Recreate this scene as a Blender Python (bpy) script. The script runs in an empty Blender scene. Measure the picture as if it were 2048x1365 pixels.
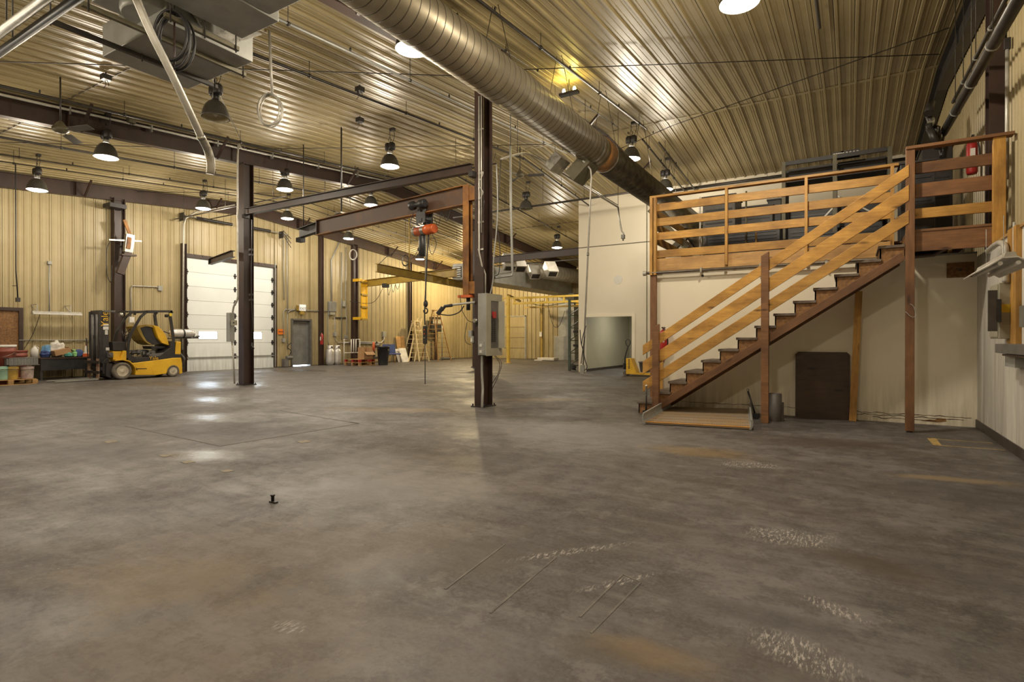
import bpy, bmesh, math, random
from mathutils import Vector, Matrix
R = random.Random(7)
scn = bpy.context.scene
C = scn.collection

# ------------------------------------------------------------------ camera, world, exposure
FPX, HY, CX, CAMZ, YAW = 1115.0, 679.0, 1024.0, 1.25, math.radians(31.2)
cam = bpy.data.cameras.new('camera'); camo = bpy.data.objects.new('camera', cam); C.objects.link(camo)
cam.sensor_width = 36; cam.lens = 36 * FPX / 2048
camo.location = (0, 0, CAMZ)
camo.rotation_euler = (math.radians(90) - math.atan(3.5 / FPX), 0, YAW)
cam.clip_end = 200
scn.camera = camo
w = bpy.data.worlds.new('sky'); scn.world = w; w.use_nodes = True
bg = w.node_tree.nodes['Background']; bg.inputs[0].default_value = (0.72, 0.86, 1.0, 1); bg.inputs[1].default_value = 28.0
scn.view_settings.view_transform = 'Standard'; scn.view_settings.look = 'None'
scn.view_settings.gamma = 1; scn.view_settings.use_curve_mapping = False
scn.view_settings.exposure = 0.38
LAMP_W = 205.0
LAMP_COL = (1.0, 0.88, 0.70)

cs, sn = math.cos(YAW), math.sin(YAW)
def ray(px, py):
    t = (px - CX) / FPX
    return (t * cs - sn, t * sn + cs, (HY - py) / FPX)
def sc(r, k): return Vector((r[0] * k, r[1] * k, CAMZ + r[2] * k))
def atZ(px, py, z=0.0): r = ray(px, py); return sc(r, (z - CAMZ) / r[2])
def atX(px, py, X): r = ray(px, py); return sc(r, X / r[0])
def atY(px, py, Y): r = ray(px, py); return sc(r, Y / r[1])
def atD(px, py, d): return sc(ray(px, py), d)
RIDGE = 14.7
def roof(y): return 7.0 - 0.0833 * abs(y - RIDGE)
def atRoof(px, py, drop):
    r = ray(px, py); lo, hi = 1.0, 80.0
    for _ in range(50):
        m = (lo + hi) / 2
        if CAMZ + r[2] * m > roof(r[1] * m) - drop: hi = m
        else: lo = m
    return sc(r, hi)

# ------------------------------------------------------------------ object helpers
def link(o): C.objects.link(o); return o
def tag(o, label=None, cat=None, group=None, kind=None):
    if label: o['label'] = label
    if cat: o['category'] = cat
    if group: o['group'] = group
    if kind: o['kind'] = kind
    return o
def thing(name, label, cat, loc, group=None, rz=0.0):
    o = bpy.data.objects.new(name, None); o.empty_display_size = 0.1
    o.location = loc; o.rotation_euler = (0, 0, rz); link(o)
    return tag(o, label, cat, group)
def wloc(o):
    p = Vector((0, 0, 0))
    while o is not None:
        p = p + Vector(o.location); o = o.parent
    return p
def copy_tree(o, parent=None):
    c = o.copy(); link(c); c.parent = parent
    for ch in o.children: copy_tree(ch, c)
    return c
class MB:
    def __init__(s): s.v = []; s.f = []; s.uv = []; s.sm = []
    def _add(s, vs, fs, uvs=None, smooth=False):
        b = len(s.v); s.v += [tuple(x) for x in vs]
        for i, f in enumerate(fs):
            s.f.append([b + k for k in f]); s.sm.append(smooth)
            s.uv.append(uvs[i] if uvs else [(0, 0)] * len(f))
        return s
    def bar(s, p, q, wd, h, up=(0, 0, 1)):
        p = Vector(p); q = Vector(q); a = q - p; L = a.length; a = a / L
        up = Vector(up)
        if abs(a.dot(up)) > .99: up = Vector((0, 1, 0))
        sd = a.cross(up).normalized(); u2 = sd.cross(a).normalized()
        vs = []
        for e in (p, q):
            for x, y in ((-1, -1), (1, -1), (1, 1), (-1, 1)):
                vs.append(e + sd * (x * wd / 2) + u2 * (y * h / 2))
        o = R.random() * 20; o2 = R.random() * 20
        fs = []; uv = []; acc = o2
        for i in range(4):
            j = (i + 1) % 4; ln = (wd if i % 2 == 0 else h)
            fs.append([i, j, 4 + j, 4 + i]); uv.append([(o, acc), (o, acc + ln), (o + L, acc + ln), (o + L, acc)]); acc += ln
        fs += [[3, 2, 1, 0], [4, 5, 6, 7]]
        uv += [[(o, o2), (o + .01, o2), (o + .01, o2 + h), (o, o2 + h)]] * 2
        return s._add(vs, fs, uv)
    def box(s, c, sz, rz=0.0):
        c = Vector(c); d = Vector((math.cos(rz), math.sin(rz), 0)); e = Vector((-d.y, d.x, 0)); z = Vector((0, 0, 1))
        if sz[2] >= sz[0] and sz[2] >= sz[1]: return s.bar(c - z * sz[2] / 2, c + z * sz[2] / 2, sz[0], sz[1], up=e)
        if sz[0] >= sz[1]: return s.bar(c - d * sz[0] / 2, c + d * sz[0] / 2, sz[1], sz[2])
        return s.bar(c - e * sz[1] / 2, c + e * sz[1] / 2, sz[0], sz[2])
    def bb(s, x0, x1, y0, y1, z0, z1):
        return s.box(((x0 + x1) / 2, (y0 + y1) / 2, (z0 + z1) / 2), (abs(x1 - x0), abs(y1 - y0), abs(z1 - z0)))
    def tube(s, pts, r, n=8, cap=True):
        pts = [Vector(p) for p in pts]; N = len(pts)
        rs = r if isinstance(r, (list, tuple)) else [r] * N
        tn = []
        for i in range(N):
            a = pts[min(i + 1, N - 1)] - pts[max(i - 1, 0)]
            tn.append(a.normalized() if a.length > 1e-9 else Vector((0, 0, 1)))
        up = Vector((0, 0, 1)) if abs(tn[0].z) < .9 else Vector((1, 0, 0))
        x = tn[0].cross(up).normalized(); vs = []
        for i in range(N):
            x = (x - tn[i] * x.dot(tn[i])).normalized(); y = tn[i].cross(x)
            for k in range(n):
                a = 2 * math.pi * k / n
                vs.append(pts[i] + x * (math.cos(a) * rs[i]) + y * (math.sin(a) * rs[i]))
        fs = []
        for i in range(N - 1):
            for k in range(n):
                k2 = (k + 1) % n
                fs.append([i * n + k, i * n + k2, (i + 1) * n + k2, (i + 1) * n + k])
        s._add(vs, fs, None, True)
        if cap:
            b = len(s.v) - len(vs)
            s.f.append([b + k for k in range(n)]); s.sm.append(False); s.uv.append([(0, 0)] * n)
            s.f.append([b + (N - 1) * n + k for k in range(n)]); s.sm.append(False); s.uv.append([(0, 0)] * n)
        return s
    def lathe(s, prof, o=(0, 0, 0), axis=(0, 0, 1), n=20, cap=True):
        ax = Vector(axis).normalized(); o = Vector(o)
        return s.tube_prof([o + ax * z for r, z in prof], [max(r, 1e-4) for r, z in prof], ax, n, cap)
    def tube_prof(s, pts, rs, ax, n, cap):
        up = Vector((0, 0, 1)) if abs(ax.z) < .9 else Vector((1, 0, 0))
        x = ax.cross(up).normalized(); y = ax.cross(x); vs = []; N = len(pts)
        for i in range(N):
            for k in range(n):
                a = 2 * math.pi * k / n
                vs.append(pts[i] + x * (math.cos(a) * rs[i]) + y * (math.sin(a) * rs[i]))
        fs = [[i * n + k, i * n + (k + 1) % n, (i + 1) * n + (k + 1) % n, (i + 1) * n + k] for i in range(N - 1) for k in range(n)]
        s._add(vs, fs, None, True); b = len(s.v) - len(vs)
        if cap:
            for e in (0, N - 1):
                if rs[e] > 2e-4:
                    s.f.append([b + e * n + k for k in range(n)]); s.sm.append(False); s.uv.append([(0, 0)] * n)
        return s
    def prism(s, poly, fn, a, b):
        n = len(poly)
        vs = [fn(u, v, a) for u, v in poly] + [fn(u, v, b) for u, v in poly]
        fs = [[i, (i + 1) % n, n + (i + 1) % n, n + i] for i in range(n)]
        fs += [list(range(n)), list(range(n, 2 * n))]
        uv = [[(vs[i][0] + vs[i][1], vs[i][2]) for i in f] for f in fs]
        return s._add(vs, fs, uv)
    def quad(s, a, b, c, d): return s._add([a, b, c, d], [[0, 1, 2, 3]])
    def ibeam(s, p, q, dep, fw, up=(0, 0, 1), tf=.014, tw=.01):
        p = Vector(p); q = Vector(q); a = (q - p).normalized(); up = Vector(up)
        if abs(a.dot(up)) > .99: up = Vector((0, 1, 0))
        u2 = (up - a * up.dot(a)).normalized()
        s.bar(p, q, tw, dep - 2 * tf, up=u2)
        for k in (-1, 1): s.bar(p + u2 * (k * (dep - tf) / 2), q + u2 * (k * (dep - tf) / 2), fw, tf, up=u2)
        return s
    def mesh(s, name, off=Vector((0, 0, 0))):
        me = bpy.data.meshes.new(name)
        me.from_pydata([(x - off[0], y - off[1], z - off[2]) for x, y, z in s.v], [], s.f)
        ul = me.uv_layers.new(name='UVMap'); flat = []
        for u in s.uv:
            for a in u: flat += [a[0], a[1]]
        ul.data.foreach_set('uv', flat)
        me.polygons.foreach_set('use_smooth', s.sm)
        bm = bmesh.new(); bm.from_mesh(me); bmesh.ops.recalc_face_normals(bm, faces=bm.faces); bm.to_mesh(me); bm.free()
        me.update(); return me
    def build(s, name, mat, parent=None, bev=0.0, loc=None):
        off = wloc(parent) if parent else Vector(loc if loc else (0, 0, 0))
        me = s.mesh(name, off); me.materials.append(mat)
        o = bpy.data.objects.new(name, me); link(o)
        if parent: o.parent = parent
        elif loc: o.location = loc
        if bev:
            m = o.modifiers.new('bevel', 'BEVEL'); m.width = bev; m.segments = 2; m.limit_method = 'ANGLE'
        return o
def arc(c, r, a0, a1, n, ax='xz'):
    out = []
    for i in range(n + 1):
        a = math.radians(a0 + (a1 - a0) * i / n); u, v = r * math.cos(a), r * math.sin(a)
        out.append(Vector(c) + (Vector((u, 0, v)) if ax == 'xz' else Vector((0, u, v)) if ax == 'yz' else Vector((u, v, 0))))
    return out
def smooth(pts, n=6):
    pts = [Vector(p) for p in pts]; out = []
    for i in range(len(pts) - 1):
        a = pts[max(i - 1, 0)]; b = pts[i]; c = pts[i + 1]; d = pts[min(i + 2, len(pts) - 1)]
        for k in range(n):
            t = k / n
            out.append(.5 * ((2 * b) + (c - a) * t + (2 * a - 5 * b + 4 * c - d) * t * t + (3 * b - a - 3 * c + d) * t ** 3))
    return out + [pts[-1]]

# ------------------------------------------------------------------ materials
def newmat(name):
    m = bpy.data.materials.new(name); m.use_nodes = True
    nt = m.node_tree; return m, nt, nt.nodes['Principled BSDF']
def N(nt, t, **kw):
    n = nt.nodes.new(t)
    for k, v in kw.items():
        if k in n.inputs: n.inputs[k].default_value = v
        else: setattr(n, k, v)
    return n
def mixc(nt, fac, a, b):
    m = nt.nodes.new('ShaderNodeMix'); m.data_type = 'RGBA'
    for sock, v in ((m.inputs[0], fac), (m.inputs[6], a), (m.inputs[7], b)):
        if hasattr(v, 'is_output'): nt.links.new(v, sock)
        elif isinstance(v, tuple): sock.default_value = (*v, 1) if len(v) == 3 else v
        else: sock.default_value = v
    return m.outputs[2]
def ramp(nt, src, p0, p1, c0=(0, 0, 0), c1=(1, 1, 1)):
    r = nt.nodes.new('ShaderNodeValToRGB'); e = r.color_ramp.elements
    e[0].position = p0; e[1].position = p1; e[0].color = (*c0, 1); e[1].color = (*c1, 1)
    nt.links.new(src, r.inputs[0]); return r.outputs[0]
def noise(nt, vec, scale, detail=5, rough=.6, dist=0):
    n = N(nt, 'ShaderNodeTexNoise', Scale=scale, Detail=detail, Roughness=rough, Distortion=dist)
    nt.links.new(vec, n.inputs['Vector']); return n.outputs[0]
def mapping(nt, vec, scale=(1, 1, 1), loc=(0, 0, 0), rot=(0, 0, 0)):
    m = N(nt, 'ShaderNodeMapping'); m.inputs['Scale'].default_value = scale; m.inputs['Location'].default_value = loc; m.inputs['Rotation'].default_value = rot
    nt.links.new(vec, m.inputs['Vector']); return m.outputs[0]
def bump(nt, b, src, strength, dist=.01):
    n = N(nt, 'ShaderNodeBump', Strength=strength, Distance=dist)
    nt.links.new(src, n.inputs['Height']); nt.links.new(n.outputs[0], b.inputs['Normal'])
def mat(name, c1, c2=None, scale=4, rough=.55, metal=0.0, bmp=0.0, stretch=(1, 1, 1), lo=.35, hi=.65, rv=0.0, spec=.5):
    m, nt, b = newmat(name)
    b.inputs['Roughness'].default_value = rough; b.inputs['Metallic'].default_value = metal
    b.inputs['Specular IOR Level'].default_value = spec
    if c2 is None: c2 = tuple(x * .72 for x in c1)
    tc = N(nt, 'ShaderNodeTexCoord').outputs['Object']
    v = mapping(nt, tc, stretch)
    ns = noise(nt, v, scale)
    f = ramp(nt, ns, lo, hi)
    nt.links.new(mixc(nt, f, c1, c2), b.inputs['Base Color'])
    if rv:
        r = ramp(nt, noise(nt, v, scale * 1.7), .3, .7, (rough - rv,) * 3, (rough + rv,) * 3)
        nt.links.new(r, b.inputs['Roughness'])
    if bmp: bump(nt, b, noise(nt, v, scale * 8), bmp)
    return m
def wood(name, c1, c2, dark, rough=.5):
    m, nt, b = newmat(name)
    uv = N(nt, 'ShaderNodeTexCoord').outputs['UV']
    v = mapping(nt, uv, (.9, 14, 1))
    g = noise(nt, v, 3.0, 6, .65, .8)
    fine = noise(nt, mapping(nt, uv, (2.5, 90, 1)), 3.0, 3)
    vor = N(nt, 'ShaderNodeTexVoronoi', Scale=1.0); nt.links.new(mapping(nt, uv, (1.7, 6, 1)), vor.inputs['Vector'])
    kn = ramp(nt, vor.outputs['Distance'], .05, .16, (1, 1, 1), (0, 0, 0))
    stain = ramp(nt, noise(nt, mapping(nt, uv, (1.2, 2.5, 1)), 1.6, 4), .38, .7)
    col = mixc(nt, ramp(nt, g, .35, .68), c1, c2)
    col = mixc(nt, stain, col, mixc(nt, .75, col, dark))
    sub = N(nt, 'ShaderNodeMath', operation='MULTIPLY'); nt.links.new(ramp(nt, fine, .45, .75), sub.inputs[0]); sub.inputs[1].default_value = .35
    col = mixc(nt, sub.outputs[0], col, dark)
    col = mixc(nt, kn, col, tuple(x * .6 for x in dark))
    oi = N(nt, 'ShaderNodeObjectInfo')
    hs = N(nt, 'ShaderNodeHueSaturation'); mr = N(nt, 'ShaderNodeMapRange'); mr.inputs['To Min'].default_value = .78; mr.inputs['To Max'].default_value = 1.15
    nt.links.new(oi.outputs['Random'], mr.inputs[0]); nt.links.new(mr.outputs[0], hs.inputs['Value']); nt.links.new(col, hs.inputs['Color'])
    nt.links.new(hs.outputs[0], b.inputs['Base Color']); b.inputs['Roughness'].default_value = rough
    bump(nt, b, g, .15, .004)
    return m
def emis(name, c, s):
    m, nt, b = newmat(name); b.inputs['Base Color'].default_value = (.8, .8, .8, 1)
    b.inputs['Emission Color'].default_value = (*c, 1); b.inputs['Emission Strength'].default_value = s; return m

def sheet_metal(name, c1, c2, dirt, rough=.38, dirty=1.0, zlo=.1, zhi=2.6):
    """painted ribbed steel: slight fading, vertical streaks, grime low on the wall"""
    m, nt, b = newmat(name)
    geo = N(nt, 'ShaderNodeNewGeometry').outputs['Position']
    sx = N(nt, 'ShaderNodeSeparateXYZ'); nt.links.new(geo, sx.inputs[0])
    big = ramp(nt, noise(nt, geo, .8, 4), .35, .7)
    col = mixc(nt, big, c1, c2)
    st = noise(nt, mapping(nt, geo, (7, 7, .5)), 1.5, 6, .7)
    if dirty:
        mr = N(nt, 'ShaderNodeMapRange'); nt.links.new(sx.outputs[2], mr.inputs[0])
        mr.inputs['From Min'].default_value = zlo; mr.inputs['From Max'].default_value = zhi
        mr.inputs['To Min'].default_value = .52; mr.inputs['To Max'].default_value = 0.0
        ad = N(nt, 'ShaderNodeMath', operation='MULTIPLY'); nt.links.new(mr.outputs[0], ad.inputs[0]); nt.links.new(ramp(nt, st, .36, .62), ad.inputs[1])
        col = mixc(nt, ad.outputs[0], col, dirt)
    sp = ramp(nt, noise(nt, geo, 60, 2), .68, .74)
    m2 = N(nt, 'ShaderNodeMath', operation='MULTIPLY'); nt.links.new(sp, m2.inputs[0]); m2.inputs[1].default_value = .35
    col = mixc(nt, m2.outputs[0], col, dirt)
    oi = N(nt, 'ShaderNodeObjectInfo'); hs = N(nt, 'ShaderNodeHueSaturation'); r2 = N(nt, 'ShaderNodeMapRange')
    r2.inputs['To Min'].default_value = .94; r2.inputs['To Max'].default_value = 1.05
    nt.links.new(oi.outputs['Random'], r2.inputs[0]); nt.links.new(r2.outputs[0], hs.inputs['Value']); nt.links.new(col, hs.inputs['Color'])
    nt.links.new(hs.outputs[0], b.inputs['Base Color'])
    b.inputs['Roughness'].default_value = rough
    bump(nt, b, noise(nt, geo, 1.6, 2), .08, .02)
    return m

m_cream = sheet_metal('cream_panel', (.44, .36, .20), (.365, .295, .155), (.14, .11, .055), .38, zhi=3.6)
m_ceil = sheet_metal('ceiling_panel', (.39, .315, .165), (.32, .255, .125), (.13, .09, .04), .40, dirty=0)
m_shell = mat('dark_backing', (.10, .08, .05))
m_brown = mat('brown_steel', (.050, .026, .018), (.034, .020, .015), 3, .45, bmp=.05)
m_rust = mat('rusty_steel', (.36, .155, .03), (.14, .06, .022), 2.2, .6, bmp=.15, lo=.4, hi=.62)
m_dark = mat('dark_steel', (.035, .03, .028), (.02, .018, .017), 5, .45)
m_black = mat('black_plastic', (.018, .018, .02), (.03, .03, .03), 6, .4)
m_cable = mat('black_rubber', (.02, .019, .018), None, 6, .5)
m_galv = mat('galvanized_steel', (.52, .50, .45), (.36, .35, .31), 9, .34, .85, rv=.1)
m_galvd = mat('dull_galvanized', (.38, .38, .35), (.30, .30, .275), 3, .5, .35)
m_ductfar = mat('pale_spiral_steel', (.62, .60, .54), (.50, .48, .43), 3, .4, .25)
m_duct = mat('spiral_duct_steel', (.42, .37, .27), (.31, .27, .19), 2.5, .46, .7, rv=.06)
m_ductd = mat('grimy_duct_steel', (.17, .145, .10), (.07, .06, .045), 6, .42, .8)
m_cond = mat('conduit_grey', (.55, .53, .47), (.42, .40, .35), 9, .4, .3)
m_pipe = mat('black_iron_pipe', (.045, .038, .03), (.03, .026, .022), 9, .45, .2)
m_bronze = mat('olive_metal', (.16, .14, .085), (.10, .09, .055), 4, .5, .2)
m_white = mat('white_paint', (.74, .72, .66), (.62, .60, .53), 2, .5)
m_doorw = sheet_metal('door_white', (.86, .90, .90), (.80, .84, .83), (.30, .29, .24), .42, 1.0, 0, 1.2)
m_plast = sheet_metal('painted_plaster', (.82, .75, .60), (.78, .71, .55), (.26, .2, .12), .6, 1.0, 0, .8)
m_plast2 = sheet_metal('grubby_plaster', (.70, .67, .60), (.62, .59, .52), (.16, .13, .1), .55, 1.0, .2, 3.0)
m_green = mat('green_grey_wall', (.44, .41, .29), (.40, .37, .26), 1, .6)
m_base = mat('black_baseboard', (.06, .045, .035), None, 4, .5)
m_wood = wood('amber_wood', (.64, .36, .085), (.47, .235, .045), (.17, .075, .018))
m_woodr = wood('brown_wood', (.27, .13, .052), (.18, .085, .038), (.07, .03, .015))
m_woodl = wood('light_wood', (.55, .33, .12), (.42, .24, .08), (.2, .1, .04))
m_ply = wood('dark_plywood', (.085, .045, .022), (.055, .03, .015), (.02, .012, .008))
m_osb = mat('chipboard', (.30, .15, .05), (.13, .06, .02), 22, .6, bmp=.2)
m_tread = mat('worn_tread', (.16, .13, .10), (.09, .06, .045), 6, .6)
m_yel = mat('yellow_paint', (.80, .48, .03), (.66, .37, .02), 3, .38)
m_yelp = mat('pale_yellow_steel', (.80, .56, .10), (.66, .43, .07), 3, .45)
m_jib = mat('mustard_steel', (.36, .24, .035), (.25, .16, .03), 3, .5)
m_or = mat('orange_enamel', (.62, .13, .03), (.45, .08, .02), 5, .35)
m_red = mat('red_enamel', (.45, .03, .025), (.32, .02, .02), 5, .35)
m_redp = mat('faded_red_plastic', (.27, .07, .04), (.18, .045, .03), 4, .5)
m_grnd = mat('dark_green_steel', (.05, .075, .05), (.035, .05, .035), 4, .5)
m_greyp = mat('beige_grey_panel', (.36, .34, .26), (.31, .29, .22), 3, .45)
m_greyd = mat('dark_grey_metal', (.14, .13, .12), (.1, .095, .085), 4, .5)
m_card = mat('cardboard', (.42, .25, .12), (.35, .2, .09), 4, .8)
m_blue = mat('blue_fabric', (.04, .07, .22), (.03, .05, .16), 6, .7)
m_lblue = mat('light_blue_plastic', (.18, .38, .62), (.12, .28, .5), 4, .4)
m_teal = mat('teal_plastic', (.12, .38, .33), (.08, .3, .26), 4, .4)
m_rub = mat('tyre_rubber', (.16, .135, .105), (.08, .07, .055), 6, .8, bmp=.2)
m_rim = mat('cream_rim', (.62, .56, .44), (.4, .34, .25), 8, .5)
m_tank = mat('aluminium_tank', (.66, .64, .62), (.5, .49, .47), 5, .38, .5)
m_steelr = mat('rusty_plate', (.27, .22, .165), (.33, .22, .11), 3, .55, bmp=.2)
m_purple = mat('grimy_yellow_bucket', (.62, .40, .07), (.3, .2, .06), 4, .5)
m_lamp = emis('lamp_lens', (1.0, .95, .86), 22.0)
m_lampoff = mat('unlit_reflector', (.42, .38, .26), (.36, .32, .2), 4, .35)
m_shade = mat('dark_bell_reflector', (.10, .095, .08), (.07, .065, .055), 5, .4, .3)
m_sign = emis('exit_sign_face', (1, .96, .88), .22)
m_redtxt = mat('dark_lettering', (.03, .02, .02), None)
m_orsign = mat('orange_sign', (.85, .22, .02), None, 4, .5)
m_ylab = mat('yellow_label', (.75, .55, .03), None, 4, .5)
m_wlab = mat('white_label', (.75, .72, .66), None, 4, .5)
m_glass, _nt, _b = newmat('window_glass')
_b.inputs['Transmission Weight'].default_value = 1.0; _b.inputs['Roughness'].default_value = .05; _b.inputs['IOR'].default_value = 1.1

# floor ----------------------------------------------------------------
def floor_mat():
    m, nt, b = newmat('stained_concrete')
    P = N(nt, 'ShaderNodeNewGeometry').outputs['Position']
    def mul(x, k):
        mm = N(nt, 'ShaderNodeMath', operation='MULTIPLY'); nt.links.new(x, mm.inputs[0])
        if hasattr(k, 'is_output'): nt.links.new(k, mm.inputs[1])
        else: mm.inputs[1].default_value = k
        return mm.outputs[0]
    warp = N(nt, 'ShaderNodeTexNoise', Scale=1.3, Detail=4.0); nt.links.new(P, warp.inputs['Vector'])
    wv_ = N(nt, 'ShaderNodeVectorMath', operation='MULTIPLY_ADD'); nt.links.new(warp.outputs['Color'], wv_.inputs[0]); wv_.inputs[1].default_value = (.35, .35, 0); nt.links.new(P, wv_.inputs[2])
    Q_ = wv_.outputs[0]
    col = mixc(nt, ramp(nt, noise(nt, Q_, .22, 5, .6), .36, .64), (.088, .075, .066), (.128, .117, .110))
    col = mixc(nt, mul(ramp(nt, noise(nt, Q_, .55, 9, .72), .45, .60), .75), col, (.20, .19, .185))
    col = mixc(nt, mul(ramp(nt, noise(nt, mapping(nt, Q_, (1, 1, 1), (13, 7, 0)), .8, 10, .72), .50, .60), .7), col, (.062, .050, .041))
    col = mixc(nt, mul(ramp(nt, noise(nt, mapping(nt, Q_, (1, 1, 1), (3, 27, 0)), .5, 8, .7), .54, .66), .45), col, (.17, .125, .075))
    # trowel / traffic streaks along two headings
    for rot, k, off in ((.5, .42, 0), (-.7, .34, 9)):
        st = noise(nt, mapping(nt, Q_, (1.1, 9, 1), (off, 0, 0), (0, 0, rot)), 1.1, 5, .55)
        col = mixc(nt, mul(ramp(nt, st, .50, .68), k), col, (.20, .19, .18))
        st2 = noise(nt, mapping(nt, Q_, (1.1, 12, 1), (off + 5, 3, 0), (0, 0, rot)), 1.2, 5, .55)
        col = mixc(nt, mul(ramp(nt, st2, .54, .68), k), col, (.055, .047, .040))
    wv = N(nt, 'ShaderNodeTexWave', Scale=.5, Distortion=9.0, Detail=4.0); wv.inputs['Detail Scale'].default_value = .35; wv.wave_type = 'RINGS'
    nt.links.new(mapping(nt, P, (1, 1, 1), (12, -11, 0)), wv.inputs['Vector'])
    col = mixc(nt, mul(ramp(nt, wv.outputs[1], .70, .98), .26), col, (.09, .075, .065))
    col = mixc(nt, mul(ramp(nt, noise(nt, P, 4.5, 9, .78), .48, .58), .62), col, (.050, .042, .036))
    col = mixc(nt, mul(ramp(nt, noise(nt, mapping(nt, P, (1, 1, 1), (31, 3, 0)), 3.2, 10, .8), .53, .60), .62), col, (.21, .195, .185))
    col = mixc(nt, mul(ramp(nt, noise(nt, mapping(nt, P, (1, 1, 1), (3, 30, 0)), 9, 6, .7), .64, .70), .6), col, (.05, .042, .036))
    col = mixc(nt, mul(ramp(nt, noise(nt, P, 34, 4, .65), .66, .72), .7), col, (.04, .033, .03))
    col = mixc(nt, mul(ramp(nt, noise(nt, mapping(nt, P, (1, 1, 1), (5, 5, 5)), 21, 3, .6), .73, .76), .6), col, (.5, .47, .43))
    col = mixc(nt, mul(ramp(nt, noise(nt, P, 40, 6, .7), .44, .62), .34), col, (.20, .185, .17))
    def spot(cx, cy, rx, ry, rz=0, soft=.35, sc_=1.5, amp=1.2):
        mp = N(nt, 'ShaderNodeMapping'); mp.vector_type = 'TEXTURE'
        mp.inputs['Location'].default_value = (cx, cy, 0); mp.inputs['Rotation'].default_value = (0, 0, rz); mp.inputs['Scale'].default_value = (rx, ry, 1)
        nt.links.new(P, mp.inputs[0])
        ln = N(nt, 'ShaderNodeVectorMath', operation='LENGTH'); nt.links.new(mp.outputs[0], ln.inputs[0])
        ad = N(nt, 'ShaderNodeMath', operation='MULTIPLY_ADD'); nt.links.new(noise(nt, P, sc_, 8, .72), ad.inputs[0]); ad.inputs[1].default_value = amp; nt.links.new(ln.outputs['Value'], ad.inputs[2])
        mr = N(nt, 'ShaderNodeMapRange'); mr.interpolation_type = 'SMOOTHSTEP'; nt.links.new(ad.outputs[0], mr.inputs[0])
        mr.inputs['From Min'].default_value = .5 + amp / 2 - soft * .2; mr.inputs['From Max'].default_value = .5 + amp / 2 + soft
        mr.inputs['To Min'].default_value = 1.0; mr.inputs['To Max'].default_value = 0.0
        return mr.outputs[0]
    for px, py, rx, ry, rz, c_, k in FLOOR_SPOTS:
        q = atZ(px, py); col = mixc(nt, mul(spot(q.x, q.y, rx * 1.25, ry * 1.25, rz, .75, 3.2, 1.9), k * 1.0), col, c_)
    for px, py, rx, ry, rz in FLOOR_SCRATCH:
        q = atZ(px, py); s_ = spot(q.x, q.y, rx, ry, rz, .5, 4)
        sc2 = ramp(nt, noise(nt, mapping(nt, P, (70, 16, 1), (0, 0, 0), (0, 0, .8)), 1, 5, .75), .50, .60)
        col = mixc(nt, mul(mul(s_, sc2), .75), col, (.55, .51, .46))
    gm = N(nt, 'ShaderNodeGamma', Gamma=1.13); nt.links.new(col, gm.inputs[0]); col = gm.outputs[0]
    nt.links.new(col, b.inputs['Base Color'])
    rr = ramp(nt, noise(nt, Q_, .9, 7, .7), .36, .66, (.46, .46, .46), (.72, .72, .72))
    for px, py, rx, ry, rz in ((430, 770, 2.2, 1.1, .3), (560, 742, 3.0, 1.0, .5), (430, 800, 1.2, .5, .2), (425, 835, .8, .35, .1), (400, 912, .5, .3, .2)):
        q = atZ(px, py); rr = mixc(nt, mul(spot(q.x, q.y, rx, ry, rz, 1.0, 3.5, 2.2), .85), rr, (.22, .22, .22))
    nt.links.new(rr, b.inputs['Roughness']); b.inputs['Specular IOR Level'].default_value = .40
    bump(nt, b, noise(nt, P, 3, 5, .6), .05, .01)
    return m
BR = (.075, .05, .03); GY = (.30, .285, .275); TN = (.30, .22, .12); YL = (.34, .22, .07); DK = (.07, .06, .055)
FLOOR_SPOTS = [
 (430, 862, 1.7, .7, .3, DK, .5), (480, 848, .9, .18, .9, DK, .6), (270, 905, 1.6, .5, .5, DK, .45), (790, 975, .9, .55, .4, GY, .55), (750, 930, .6, .5, 0, GY, .4),
 (1180, 870, 1.5, 1.0, .3, GY, .45), (1000, 850, 1.6, .5, .2, GY, .35), (640, 800, 2.4, 1.0, .3, GY, .25), (1640, 886, .7, .3, .3, BR, .55), (1400, 905, .5, .25, 0, YL, .35),
 (1290, 1310, .2, .09, 0, YL, .5), (1210, 1305, .16, .09, .2, BR, .5), (1760, 1135, .3, .13, -.4, BR, .7), (1960, 1160, .35, .12, -.3, DK, .4), (1915, 985, .8, .4, .4, DK, .45),
 (1910, 960, .42, .1, .2, TN, .6), (1530, 1235, .28, .1, 0, DK, .55), (1080, 800, .9, .25, .6, TN, .45), (790, 820, 1.1, .25, .4, TN, .45), (330, 1165, .5, .3, .5, TN, .3),
 (800, 1120, 1.0, .3, .9, DK, .25), (960, 1110, .6, .2, .9, DK, .35), (100, 900, 2.5, .5, .3, DK, .35), (1500, 1365, .5, .25, 0, BR, .4), (560, 1100, 1.2, .5, .6, TN, .2), (450, 1280, .7, .5, .5, TN, .22), (900, 1290, .6, .3, .3, GY, .2), (900, 915, 1.3, .3, .5, DK, .25)]
FLOOR_SCRATCH = [(1580, 1075, .36, .22, .2), (1665, 1217, .2, .08, -.5), (1600, 1310, .3, .16, -.4), (575, 1255, .12, .07, .2), (1240, 1165, .3, .04, 1.0), (1500, 930, .45, .2, .3), (1140, 1105, .5, .06, .9)]
m_floor = floor_mat()

m_canister = mat('dark_brown_tube', (.075, .06, .048), (.05, .04, .033), 8, .55)
m_dpipe = mat('dull_brown_pipe', (.16, .13, .095), (.11, .09, .065), 8, .4, .4)

m_rust_shaded = mat('shaded_rusty_web', (.10, .058, .038), (.20, .085, .022), 1.6, .55, bmp=.1, lo=.5, hi=.75)  # rusty boom web, its shade between the flanges put into the colour

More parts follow.
